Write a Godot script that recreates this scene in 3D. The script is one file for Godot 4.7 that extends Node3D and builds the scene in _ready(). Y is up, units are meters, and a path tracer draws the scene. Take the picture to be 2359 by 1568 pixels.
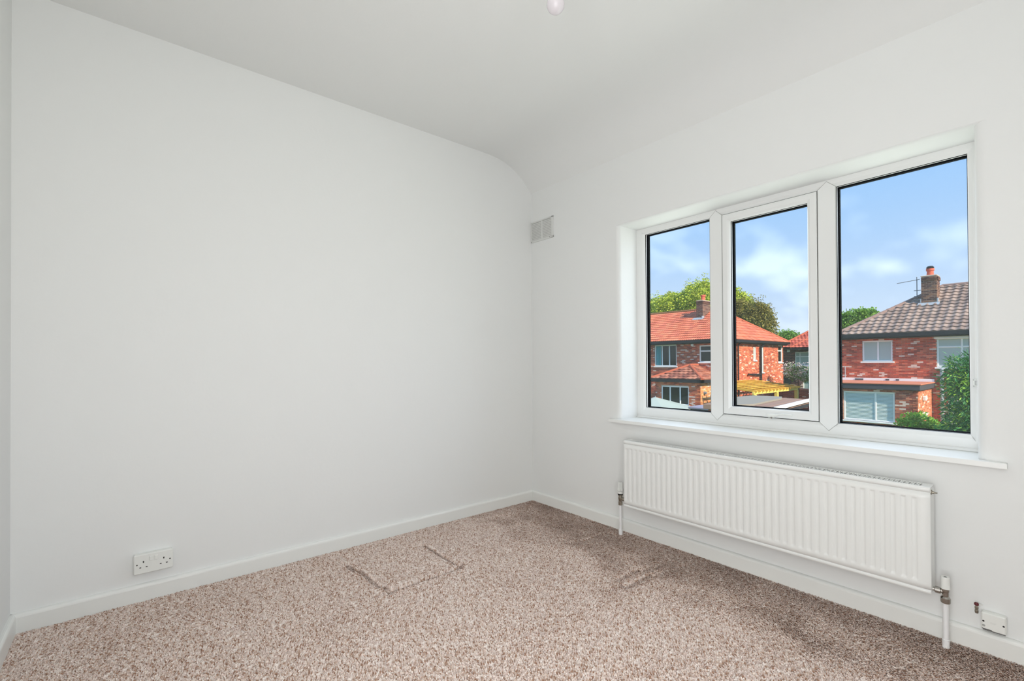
extends Node3D

const PICTURE := Vector2(2359, 1568)
const FOCAL := 1067.635
const SHIFT := 42.72
const CEIL := 2.545
var rng := RandomNumberGenerator.new()
var M := {}
var names := {}
var box_mesh := BoxMesh.new()


func _ready() -> void:
	rng.seed = 7
	_camera_and_light()
	_materials()
	_room()
	_window()
	_radiator()
	_small_things()
	_carpet()
	_house_left()
	_house_right()
	_house_far()
	_gardens()
	_trees()


# ---------------------------------------------------------------- camera, sky, sun, lights
func _camera_and_light() -> void:
	var cam := Camera3D.new()
	cam.name = "camera"
	cam.near = 0.05
	cam.far = 400.0
	cam.projection = Camera3D.PROJECTION_FRUSTUM
	cam.size = cam.near * PICTURE.y / FOCAL
	cam.frustum_offset = Vector2(0, cam.near * SHIFT / FOCAL)
	cam.position = Vector3(2.6623, 1.05, 2.3906)
	cam.basis = Basis(Vector3.UP, 0.8822) * Basis(Vector3.RIGHT, 0.0073) * Basis(Vector3.BACK, -0.0052)
	cam.current = true
	add_child(cam)

	var sun := DirectionalLight3D.new()
	sun.name = "sun"
	sun.light_color = Color(1.0, 0.93, 0.82)
	sun.light_energy = 2.0
	sun.light_angular_distance = 0.6
	sun.shadow_enabled = true
	sun.sky_mode = DirectionalLight3D.SKY_MODE_LIGHT_ONLY
	add_child(sun)
	sun.look_at_from_position(Vector3(0.80, 0.56, 0.17) * 50.0, Vector3.ZERO)

	var sky_mat := ProceduralSkyMaterial.new()
	sky_mat.sky_top_color = Color(0.47, 0.745, 1.0)
	sky_mat.sky_horizon_color = Color(0.90, 0.95, 1.0)
	sky_mat.sky_curve = 0.17
	sky_mat.sky_energy_multiplier = 1.0
	sky_mat.ground_bottom_color = Color(0.36, 0.38, 0.33)
	sky_mat.ground_horizon_color = Color(0.55, 0.58, 0.55)
	sky_mat.ground_curve = 0.1
	sky_mat.sky_cover = ImageTexture.create_from_image(_clouds())
	sky_mat.sky_cover_modulate = Color(1, 1, 1, 0.34)
	var env := Environment.new()
	env.background_mode = Environment.BG_SKY
	env.sky = Sky.new()
	env.sky.sky_material = sky_mat
	env.background_energy_multiplier = 1.0
	env.tonemap_mode = Environment.TONE_MAPPER_LINEAR
	env.tonemap_exposure = 1.0
	env.sdfgi_enabled = true
	env.ssao_enabled = true
	env.ssil_enabled = true
	var we := WorldEnvironment.new()
	we.name = "world_environment"
	we.environment = env
	add_child(we)

	# area lights: window daylight, then added fill behind and right of the camera
	_area("window_daylight", Vector3(1.63, 1.33, -0.33), Vector3(1.63, 1.20, 1.0), Vector2(1.58, 1.2), Color(0.97, 0.985, 1.0), 1.15)
	_area("rear_fill_light", Vector3(2.60, 1.02, 2.93), Vector3(2.40, 1.22, 1.0), Vector2(0.74, 1.9), Color(0.99, 0.993, 1.0), 3.0)
	_area("side_fill_light", Vector3(3.33, 1.05, 2.18), Vector3(1.0, 1.60, 2.30), Vector2(0.78, 1.9), Color(0.99, 0.993, 1.0), 2.55)


func _area(called: String, at: Vector3, to: Vector3, size: Vector2, colour: Color, energy: float) -> void:
	var l := AreaLight3D.new()
	l.name = called
	l.area_size = size
	l.light_color = colour
	l.light_energy = energy
	l.area_range = 12.0
	l.area_attenuation = 2.0
	l.shadow_enabled = true
	add_child(l)
	l.look_at_from_position(at, to)


func _clouds() -> Image:
	var w := 1024
	var h := 512
	var im := Image.create(w, h, false, Image.FORMAT_RGBA8)
	var n := FastNoiseLite.new()
	n.seed = 21
	n.frequency = 1.0
	n.fractal_octaves = 5
	var soft := FastNoiseLite.new()
	soft.seed = 5
	soft.frequency = 1.0
	for y in h:
		var el := (0.5 - (y + 0.5) / h) * PI
		for x in w:
			var az := (x + 0.5) / w * TAU
			var d := Vector3(cos(el) * cos(az), sin(el), cos(el) * sin(az))
			var a := 0.0
			if d.y > 0.0:
				var k := 1.0 / (d.y + 0.22)
				var v := n.get_noise_3d(d.x * k * 1.6 + d.z * 0.5, d.y * 3.0, d.z * k * 3.2)
				var s := soft.get_noise_2d(d.x * k * 0.8 + 3.0, d.z * k * 0.8)
				a = clampf(v * 1.5 + s * 0.7 + 0.12, 0.0, 1.0) * smoothstep(0.0, 0.08, d.y)
			im.set_pixel(x, y, Color(1, 1, 1, a))
	return im


# ---------------------------------------------------------------- materials
func _mat(r: float, g: float, b: float, rough := 0.6, metal := 0.0) -> StandardMaterial3D:   # sRGB 0..255
	var m := StandardMaterial3D.new()
	m.albedo_color = Color(r / 255.0, g / 255.0, b / 255.0)
	m.roughness = rough
	m.metallic = metal
	return m


func _noise_tex(freq: float, lo: Color, hi: Color, size := 512, octaves := 4, s := 1) -> NoiseTexture2D:
	var n := FastNoiseLite.new()
	n.seed = s
	n.frequency = freq
	n.fractal_octaves = octaves
	var t := NoiseTexture2D.new()
	t.width = size
	t.height = size
	t.seamless = true
	t.noise = n
	var g := Gradient.new()
	g.set_color(0, lo)
	g.set_color(1, hi)
	t.color_ramp = g
	return t


func _tri(m: StandardMaterial3D, scale: float) -> StandardMaterial3D:
	m.uv1_triplanar = true
	m.uv1_world_triplanar = true
	m.uv1_scale = Vector3.ONE * scale
	return m


func _materials() -> void:
	var roller := _noise_tex(0.03, Color(0.3, 0.3, 0.3), Color(0.7, 0.7, 0.7), 512, 4, 3)
	for k in ["wall", "ceiling"]:
		var m := _mat(238, 239, 237, 0.62)
		m.heightmap_enabled = true
		m.heightmap_texture = roller
		m.heightmap_scale = 0.05
		M[k] = _tri(m, 2.0)
	M.gloss = _mat(240, 241, 237, 0.28)
	M.upvc = _mat(238, 239, 237, 0.3)
	M.sill = _mat(244, 245, 242, 0.3)
	M.enamel = _mat(240, 241, 238, 0.32)
	M.plastic = _mat(240, 241, 236, 0.35)
	M.pipe = _mat(243, 243, 243, 0.35)
	M.rubber = _mat(20, 19, 20, 0.9)
	M.black = _mat(14, 15, 18, 0.95)
	for k in ["rubber", "black"]:
		M[k].metallic_specular = 0.12
	M.chrome = _mat(178, 174, 168, 0.22, 1.0)
	M.brass = _mat(164, 158, 146, 0.3, 1.0)
	M.dark = _mat(30, 24, 22, 0.7)
	M.maroon = _mat(92, 24, 32, 0.5)
	M.grey_slat = _mat(224, 225, 221, 0.5)
	M.vent_back = _mat(176, 176, 172, 0.8)
	var glass := StandardMaterial3D.new()
	glass.transparency = BaseMaterial3D.TRANSPARENCY_ALPHA
	glass.albedo_color = Color(0.9, 1, 0.97, 0.02)
	glass.roughness = 0.0
	glass.metallic_specular = 0.25
	M.glass = glass
	var bulb := StandardMaterial3D.new()
	bulb.transparency = BaseMaterial3D.TRANSPARENCY_ALPHA
	bulb.albedo_color = Color(0.93, 0.9, 0.92, 0.55)
	bulb.roughness = 0.12
	M.bulb = bulb
	M.backing = _mat(112, 88, 76, 0.95)
	var pile := _mat(255, 255, 255, 0.9)
	pile.vertex_color_use_as_albedo = true
	M.pile = pile
	# outdoors
	M.mortar = _tri(_mat(196, 178, 162, 0.95), 1.0)
	var brick := _mat(255, 255, 255, 0.9)
	brick.vertex_color_use_as_albedo = true
	M.brick = brick
	M.tile_red = _mat(255, 255, 255, 0.8)
	M.tile_red.vertex_color_use_as_albedo = true
	for k in 3:
		M["tile_grey%d" % k] = _mat([150, 138, 160][k], [131, 120, 141][k], [122, 112, 131][k], 0.85)
		M["brick_chimney%d" % k] = _mat([118, 92, 140][k], [86, 62, 104][k], [74, 56, 84][k], 0.95)
		M["brick_dark%d" % k] = _mat([96, 78, 112][k], [66, 52, 74][k], [62, 52, 66][k], 0.95)
	M.ridge_red = _mat(176, 92, 66, 0.85)
	M.ridge_grey = _mat(140, 118, 112, 0.85)
	M.ridge_moss = _mat(128, 92, 62, 0.95)
	M.under_red = _mat(150, 72, 52, 0.9)
	M.under_grey = _mat(96, 84, 78, 0.9)
	M.lead = _mat(160, 172, 184, 0.5)
	M.terracotta = _mat(214, 104, 82, 0.8)
	M.gutter = _mat(26, 28, 36, 0.4)
	M.frame = _mat(240, 244, 246, 0.4)
	M.far_glass = _mat(26, 34, 32, 0.06)
	M.far_glass_pale = _mat(176, 192, 190, 0.12)
	M.blind = _mat(206, 222, 220, 0.6)
	M.curtain = _mat(92, 160, 168, 0.8)
	M.felt = _mat(66, 68, 78, 0.85)
	M.coping = _mat(196, 122, 96, 0.85)
	M.timber = _mat(232, 178, 66, 0.75)
	M.timber_pale = _mat(244, 214, 112, 0.75)
	M.board = _mat(150, 122, 108, 0.9)
	M.tarp = _mat(146, 142, 132, 0.9)
	M.parasol = _mat(164, 178, 172, 0.8)
	M.shed = _mat(112, 122, 134, 0.8)
	M.shed_top = _mat(150, 146, 166, 0.8)
	M.bark = _mat(92, 74, 58, 0.95)
	var grass := _mat(255, 255, 255, 0.95)
	grass.albedo_texture = _noise_tex(0.02, Color(0.25, 0.36, 0.12), Color(0.5, 0.6, 0.26), 512, 5, 8)
	M.grass = _tri(grass, 0.25)
	for k in [["leaf_lime", 196, 214, 88], ["leaf_olive", 150, 146, 80], ["leaf_green", 124, 172, 76], ["leaf_conifer", 74, 150, 92], ["leaf_shrub", 150, 200, 76]]:
		var m := _mat(k[1], k[2], k[3], 0.7)
		m.vertex_color_use_as_albedo = true
		m.backlight_enabled = true
		m.backlight = Color(0.5, 0.55, 0.3)
		M[k[0]] = m
	M.petal = _mat(250, 232, 226, 0.8)


# ---------------------------------------------------------------- helpers
func numbered(called: String) -> String:
	var k: int = names.get(called, 0)
	names[called] = k + 1
	return called if k == 0 else "%s_%03d" % [called, k]


func thing(called: String, label: String, category: String, at := Vector3.ZERO, group := "") -> Node3D:
	var o := Node3D.new()
	o.name = numbered(called)
	o.position = at
	add_child(o)
	return tag(o, label, category, group)


func tag(o: Node3D, label: String, category: String, group := "") -> Node3D:
	o.set_meta("label", label)
	o.set_meta("category", category)
	if group:
		o.set_meta("group", group)
	return o


func put(called: String, mesh: Mesh, mat: Material, parent: Node = self, at := Transform3D()) -> MeshInstance3D:
	var o := MeshInstance3D.new()
	o.name = numbered(called) if parent == self else called
	o.mesh = mesh
	o.material_override = mat
	o.transform = at
	parent.add_child(o, true)
	return o


func struct(called: String, mesh: Mesh, mat: Material) -> MeshInstance3D:
	var o := put(called, mesh, mat)
	o.set_meta("kind", "structure")
	return o


func st_new() -> SurfaceTool:
	var st := SurfaceTool.new()
	st.begin(Mesh.PRIMITIVE_TRIANGLES)
	st.set_smooth_group(-1)
	return st


func done(st: SurfaceTool) -> ArrayMesh:
	st.generate_normals()
	return st.commit()


# corners given counter-clockwise as seen from outside
func quad(st: SurfaceTool, a: Vector3, b: Vector3, c: Vector3, d: Vector3) -> void:
	for v in [a, c, b, a, d, c]:
		st.add_vertex(v)


func tri(st: SurfaceTool, a: Vector3, b: Vector3, c: Vector3) -> void:
	for v in [a, c, b]:
		st.add_vertex(v)


func box(st: SurfaceTool, lo: Vector3, hi: Vector3, t := Transform3D()) -> void:
	var p := []
	for k in 8:
		p.append(t * Vector3(hi.x if k & 1 else lo.x, hi.y if k & 2 else lo.y, hi.z if k & 4 else lo.z))
	quad(st, p[4], p[5], p[7], p[6])
	quad(st, p[1], p[0], p[2], p[3])
	quad(st, p[5], p[1], p[3], p[7])
	quad(st, p[0], p[4], p[6], p[2])
	quad(st, p[6], p[7], p[3], p[2])
	quad(st, p[0], p[1], p[5], p[4])


# box with chamfered edges
func bev(st: SurfaceTool, lo: Vector3, hi: Vector3, c := 0.003, t := Transform3D()) -> void:
	var mid := (lo + hi) / 2.0
	var h := (hi - lo) / 2.0
	c = minf(c, minf(h.x, minf(h.y, h.z)) * 0.9)
	var f := func(sx: float, sy: float, sz: float, ax: int) -> Vector3:
		var v := Vector3(sx * (h.x - c), sy * (h.y - c), sz * (h.z - c))
		v[ax] += c * [sx, sy, sz][ax]
		return t * (mid + v)
	for ax in 3:
		var u: int = (ax + 1) % 3
		var w: int = (ax + 2) % 3
		for s in [1.0, -1.0]:
			var q := []
			for k in [[-1, -1], [1, -1], [1, 1], [-1, 1]]:
				var g := Vector3()
				g[ax] = s
				g[u] = k[0] * s
				g[w] = k[1]
				q.append(f.call(g.x, g.y, g.z, ax))
			quad(st, q[0], q[1], q[2], q[3])
	for ax in 3:   # edges along ax
		var u: int = (ax + 1) % 3
		var w: int = (ax + 2) % 3
		for su in [1.0, -1.0]:
			for sw in [1.0, -1.0]:
				var a := Vector3()
				a[u] = su
				a[w] = sw
				var lo_ := a
				lo_[ax] = -1.0
				var hi_ := a
				hi_[ax] = 1.0
				var q := [f.call(lo_.x, lo_.y, lo_.z, u), f.call(hi_.x, hi_.y, hi_.z, u), f.call(hi_.x, hi_.y, hi_.z, w), f.call(lo_.x, lo_.y, lo_.z, w)]
				if su * sw > 0:
					quad(st, q[1], q[0], q[3], q[2])
				else:
					quad(st, q[0], q[1], q[2], q[3])
	for sx in [1.0, -1.0]:
		for sy in [1.0, -1.0]:
			for sz in [1.0, -1.0]:
				var q := [f.call(sx, sy, sz, 0), f.call(sx, sy, sz, 1), f.call(sx, sy, sz, 2)]
				if sx * sy * sz > 0:
					tri(st, q[0], q[1], q[2])
				else:
					tri(st, q[0], q[2], q[1])


func bev_mesh(lo: Vector3, hi: Vector3, c := 0.003) -> ArrayMesh:
	var st := st_new()
	bev(st, lo, hi, c)
	return done(st)


func box_of(lo: Vector3, hi: Vector3) -> ArrayMesh:
	var st := st_new()
	box(st, lo, hi)
	return done(st)


# profile of [radius, height] turned about the y axis of t
func lathe(st: SurfaceTool, prof: Array, n := 24, t := Transform3D(), ribs := 0.0) -> void:
	for i in prof.size() - 1:
		for k in n:
			var a0 := TAU * k / n
			var a1 := TAU * (k + 1) / n
			var p := func(j: int, a: float, kk: int) -> Vector3:
				var r: float = prof[j][0]
				if ribs > 0.0 and kk % 2 == 1:
					r *= 1.0 - ribs
				return t * Vector3(cos(a) * r, prof[j][1], -sin(a) * r)
			quad(st, p.call(i, a0, k), p.call(i, a1, k + 1), p.call(i + 1, a1, k + 1), p.call(i + 1, a0, k))


func tube(st: SurfaceTool, pts: Array, r: float, n := 10) -> void:
	for i in pts.size() - 1:
		var a: Vector3 = pts[i]
		var b: Vector3 = pts[i + 1]
		var y := (b - a).normalized()
		var x := y.cross(Vector3.FORWARD if absf(y.z) < 0.9 else Vector3.RIGHT).normalized()
		var t := Transform3D(Basis(x, y, x.cross(y)), a)
		lathe(st, [[0.0, 0.0], [r, 0.0], [r, a.distance_to(b)], [0.0, a.distance_to(b)]], n, t)


# polygon (counter-clockwise in x, y) drawn out along z from z0 to z1
func prism(st: SurfaceTool, poly: PackedVector2Array, z0: float, z1: float, t := Transform3D()) -> void:
	var ids := Geometry2D.triangulate_polygon(poly)
	for k in range(0, ids.size(), 3):
		var a := poly[ids[k]]
		var b := poly[ids[k + 1]]
		var c := poly[ids[k + 2]]
		if (b - a).cross(c - a) < 0:
			var s := b
			b = c
			c = s
		tri(st, t * Vector3(a.x, a.y, z1), t * Vector3(b.x, b.y, z1), t * Vector3(c.x, c.y, z1))
		tri(st, t * Vector3(a.x, a.y, z0), t * Vector3(c.x, c.y, z0), t * Vector3(b.x, b.y, z0))
	for k in poly.size():
		var a := poly[k]
		var b := poly[(k + 1) % poly.size()]
		quad(st, t * Vector3(a.x, a.y, z0), t * Vector3(b.x, b.y, z0), t * Vector3(b.x, b.y, z1), t * Vector3(a.x, a.y, z1))


# a slab of wall in its own axes (x along, y up, z out) with rectangular holes
func holed(st: SurfaceTool, size: Vector2, thick: float, holes: Array, t := Transform3D()) -> void:
	var xs := [0.0, size.x]
	var ys := [0.0, size.y]
	for h: Rect2 in holes:
		xs.append_array([h.position.x, h.end.x])
		ys.append_array([h.position.y, h.end.y])
	xs.sort()
	ys.sort()
	for i in xs.size() - 1:
		for j in ys.size() - 1:
			if xs[i + 1] - xs[i] < 1e-4 or ys[j + 1] - ys[j] < 1e-4:
				continue
			var mid := Vector2(xs[i] + xs[i + 1], ys[j] + ys[j + 1]) / 2.0
			if holes.any(func(h: Rect2): return h.has_point(mid)):
				continue
			box(st, Vector3(xs[i], ys[j], -thick), Vector3(xs[i + 1], ys[j + 1], 0), t)


func multi(called: String, parent: Node, mesh: Mesh, mat: Material, where: Array, tints: Array) -> MultiMeshInstance3D:
	var mm := MultiMesh.new()
	mm.transform_format = MultiMesh.TRANSFORM_3D
	mm.use_colors = tints.size() > 0
	mm.mesh = mesh
	mm.instance_count = where.size()
	for k in where.size():
		mm.set_instance_transform(k, where[k])
		if tints.size():
			mm.set_instance_color(k, tints[k])
	var o := MultiMeshInstance3D.new()
	o.name = called
	o.multimesh = mm
	o.material_override = mat
	o.set_meta("kind", "stuff")
	parent.add_child(o, true)
	return o


func lin(r: float, g: float, b: float) -> Color:
	return Color(r / 255.0, g / 255.0, b / 255.0).srgb_to_linear()


# ---------------------------------------------------------------- the room
func _room() -> void:
	var far := Vector3(3.1, CEIL, 2.755)
	struct("floor", box_of(Vector3(-0.25, -0.2, -0.3), Vector3(4.6, -0.012, 4.1)), M.backing)
	# left wall
	struct("wall_left", box_of(Vector3(-0.25, -0.01, -0.3), Vector3(0, 2.75, 4.1)), M.wall)
	# back wall with a doorway added behind the camera for the rear fill
	var st := st_new()
	holed(st, Vector2(4.6, 2.76), 0.12, [Rect2(1.62, -0.1, 0.78, 2.1)], Transform3D(Basis(Vector3.LEFT, Vector3.UP, Vector3.FORWARD), Vector3(4.6, -0.01, far.z)))
	struct("wall_back", done(st), M.wall)
	st = st_new()
	holed(st, Vector2(far.z + 0.3, 2.76), 0.12, [Rect2(2.07, -0.1, 0.80, 2.1)], Transform3D(Basis(Vector3.BACK, Vector3.UP, Vector3.LEFT), Vector3(far.x, -0.01, -0.3)))  # doorway added to let the side fill light in
	struct("wall_right", done(st), M.wall)
	# added landing, out of view, closing in the two fill lights
	st = st_new()
	box(st, Vector3(-0.25, -0.01, 3.9), Vector3(4.6, 2.75, 4.1))
	box(st, Vector3(4.4, -0.01, 2.87), Vector3(4.6, 2.75, 3.9))
	box(st, Vector3(4.4, -0.01, -0.3), Vector3(4.6, 2.75, 2.9))
	box(st, Vector3(0.0, -0.01, 2.87), Vector3(0.2, 2.75, 3.9))
	struct("wall_added_landing", done(st), M.wall)
	# linings of the two added doorways, both out of view
	struct("added_door_1", _lining(), M.gloss).set_meta("label", "white lining of the added doorway behind the camera, out of view")
	var d2 := struct("added_door_2", _lining(), M.gloss)
	d2.set_meta("label", "white lining of the added doorway in the right wall, out of view")
	d2.transform = Transform3D(Basis(Vector3.BACK, Vector3.UP, Vector3.LEFT), Vector3(3.1 + 2.755, 0, -0.41))

	# front wall with the window opening, plaster edges rounded
	st = st_new()
	var lo := Vector2(0.832, 0.672)
	var hi := Vector2(2.432, 1.914)
	var rl := 0.026
	var rr := 0.034
	var rt := 0.008
	var loops := []
	for k in 9:
		var a := PI / 2 * k / 8.0
		var o := 1.0 - sin(a)
		var i := -0.026 * (1.0 - cos(a))
		loops.append([lo.x - rl * o, hi.x + rr * o, lo.y, hi.y + rt * o, i])
	loops.append([lo.x, hi.x, lo.y, hi.y, -0.3])
	var corner := func(l: Array, k: int) -> Vector3:
		return Vector3(l[0] if k == 0 or k == 3 else l[1], l[2] if k < 2 else l[3], l[4])
	st.set_smooth_group(1)
	for k in loops.size() - 1:
		var a: Array = loops[k]
		var b: Array = loops[k + 1]
		quad(st, corner.call(a, 3), corner.call(b, 3), corner.call(b, 0), corner.call(a, 0))
	st.set_smooth_group(2)
	for k in loops.size() - 1:
		var a: Array = loops[k]
		var b: Array = loops[k + 1]
		quad(st, corner.call(a, 1), corner.call(b, 1), corner.call(b, 2), corner.call(a, 2))
	st.set_smooth_group(3)
	for k in loops.size() - 1:
		var a: Array = loops[k]
		var b: Array = loops[k + 1]
		quad(st, corner.call(a, 2), corner.call(b, 2), corner.call(b, 3), corner.call(a, 3))
	st.set_smooth_group(-1)
	var l: Array = loops[0]
	var x1 := 4.6
	quad(st, Vector3(0, -0.01, 0), Vector3(l[0], -0.01, 0), Vector3(l[0], 2.75, 0), Vector3(0, 2.75, 0))
	quad(st, Vector3(l[1], -0.01, 0), Vector3(x1, -0.01, 0), Vector3(x1, 2.75, 0), Vector3(l[1], 2.75, 0))
	quad(st, Vector3(l[0], -0.01, 0), Vector3(l[1], -0.01, 0), Vector3(l[1], l[2], 0), Vector3(l[0], l[2], 0))
	quad(st, Vector3(l[0], l[3], 0), Vector3(l[1], l[3], 0), Vector3(l[1], 2.75, 0), Vector3(l[0], 2.75, 0))
	quad(st, Vector3(lo.x, lo.y, -0.3), Vector3(hi.x, lo.y, -0.3), Vector3(hi.x, lo.y, 0), Vector3(lo.x, lo.y, 0))
	# outside face
	quad(st, Vector3(lo.x, -0.01, -0.3), Vector3(-0.25, -0.01, -0.3), Vector3(-0.25, 2.75, -0.3), Vector3(lo.x, 2.75, -0.3))
	quad(st, Vector3(x1, -0.01, -0.3), Vector3(hi.x, -0.01, -0.3), Vector3(hi.x, 2.75, -0.3), Vector3(x1, 2.75, -0.3))
	quad(st, Vector3(hi.x, -0.01, -0.3), Vector3(lo.x, -0.01, -0.3), Vector3(lo.x, lo.y, -0.3), Vector3(hi.x, lo.y, -0.3))
	quad(st, Vector3(hi.x, hi.y, -0.3), Vector3(lo.x, hi.y, -0.3), Vector3(lo.x, 2.75, -0.3), Vector3(hi.x, 2.75, -0.3))
	quad(st, Vector3(-0.25, 2.75, -0.3), Vector3(-0.25, 2.75, 0), Vector3(x1, 2.75, 0), Vector3(x1, 2.75, -0.3))
	struct("wall_front", done(st), M.wall)

	# ceiling: flat, curving down to meet the window wall
	st = st_new()
	st.set_smooth_group(1)
	var prof := [Vector2(-0.01, 2.338)]
	for p in [[0.0, 2.349], [0.03, 2.381], [0.06, 2.410], [0.10, 2.443], [0.14, 2.472], [0.19, 2.500], [0.25, 2.523], [0.32, 2.538], [0.40, CEIL]]:
		prof.append(Vector2(p[0], p[1]))
	prof.append(Vector2(4.0, CEIL))
	for k in prof.size() - 1:
		var a: Vector2 = prof[k]
		var b: Vector2 = prof[k + 1]
		quad(st, Vector3(-0.05, a.y, a.x), Vector3(4.6, a.y, a.x), Vector3(4.6, b.y, b.x), Vector3(-0.05, b.y, b.x))
	st.set_smooth_group(-1)
	box(st, Vector3(-0.25, 2.75, -0.3), Vector3(4.6, 2.9, 4.1))
	struct("ceiling", done(st), M.ceiling)

	# skirting boards
	var board := PackedVector2Array([Vector2(0, -0.012), Vector2(0.018, -0.012), Vector2(0.018, 0.058)])
	for k in 5:
		var a := PI / 2 * k / 4.0
		board.append(Vector2(0.006 + 0.012 * cos(a), 0.058 + 0.014 * sin(a)))
	board.append(Vector2(0, 0.072))
	st = st_new()
	prism(st, board, 0.0, far.z, Transform3D(Basis(Vector3.RIGHT, Vector3.UP, Vector3.BACK), Vector3.ZERO))
	struct("baseboard_left", done(st), M.gloss)
	st = st_new()
	prism(st, board, 0.0, far.x, Transform3D(Basis(Vector3.BACK, Vector3.UP, Vector3.LEFT), Vector3(far.x, 0, 0)))
	struct("baseboard_front", done(st), M.gloss)
	st = st_new()
	prism(st, board, 0.0, far.x, Transform3D(Basis(Vector3.FORWARD, Vector3.UP, Vector3.RIGHT), Vector3(0, 0, far.z)))
	struct("baseboard_back", done(st), M.gloss)


func _lining() -> ArrayMesh:
	var st := st_new()
	for x in [2.20, 2.955]:
		box(st, Vector3(x, -0.01, 2.74), Vector3(x + 0.03, 1.99, 2.89))
	box(st, Vector3(2.20, 1.96, 2.74), Vector3(2.985, 1.99, 2.89))
	return done(st)


# one length of window profile from a to b (outer edge), the profile [inward, depth] cut on the mitre at both ends
func member(a: Vector3, b: Vector3, inward: Vector3, prof: Array, z0: float) -> ArrayMesh:
	var st := st_new()
	var along := (b - a).normalized()
	var n := prof.size()
	var at := func(p: Vector3, k: int, s: float) -> Vector3:
		var d: Array = prof[k % n]
		return p + inward * d[0] + along * d[0] * s + Vector3(0, 0, z0 + d[1])
	var flip := along.cross(inward).z < 0
	for k in n:
		var q := [at.call(a, k, 1.0), at.call(b, k, -1.0), at.call(b, k + 1, -1.0), at.call(a, k + 1, 1.0)]
		if flip:
			quad(st, q[3], q[2], q[1], q[0])
		else:
			quad(st, q[0], q[1], q[2], q[3])
	return done(st)


func ring(called: String, parent: Node, lo: Vector2, hi: Vector2, prof: Array, z0: float, mat: Material, joined := false) -> void:
	var c := [Vector3(lo.x, lo.y, 0), Vector3(hi.x, lo.y, 0), Vector3(hi.x, hi.y, 0), Vector3(lo.x, hi.y, 0)]
	var inn := [Vector3.UP, Vector3.LEFT, Vector3.DOWN, Vector3.RIGHT]
	if not joined:
		for k in 4:
			put(called, member(c[k], c[(k + 1) % 4], inn[k], prof, z0), mat, parent)
		return
	var all := SurfaceTool.new()
	for k in 4:
		all.append_from(member(c[k], c[(k + 1) % 4], inn[k], prof, z0), 0, Transform3D())
	put(called, all.commit(), mat, parent)


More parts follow.
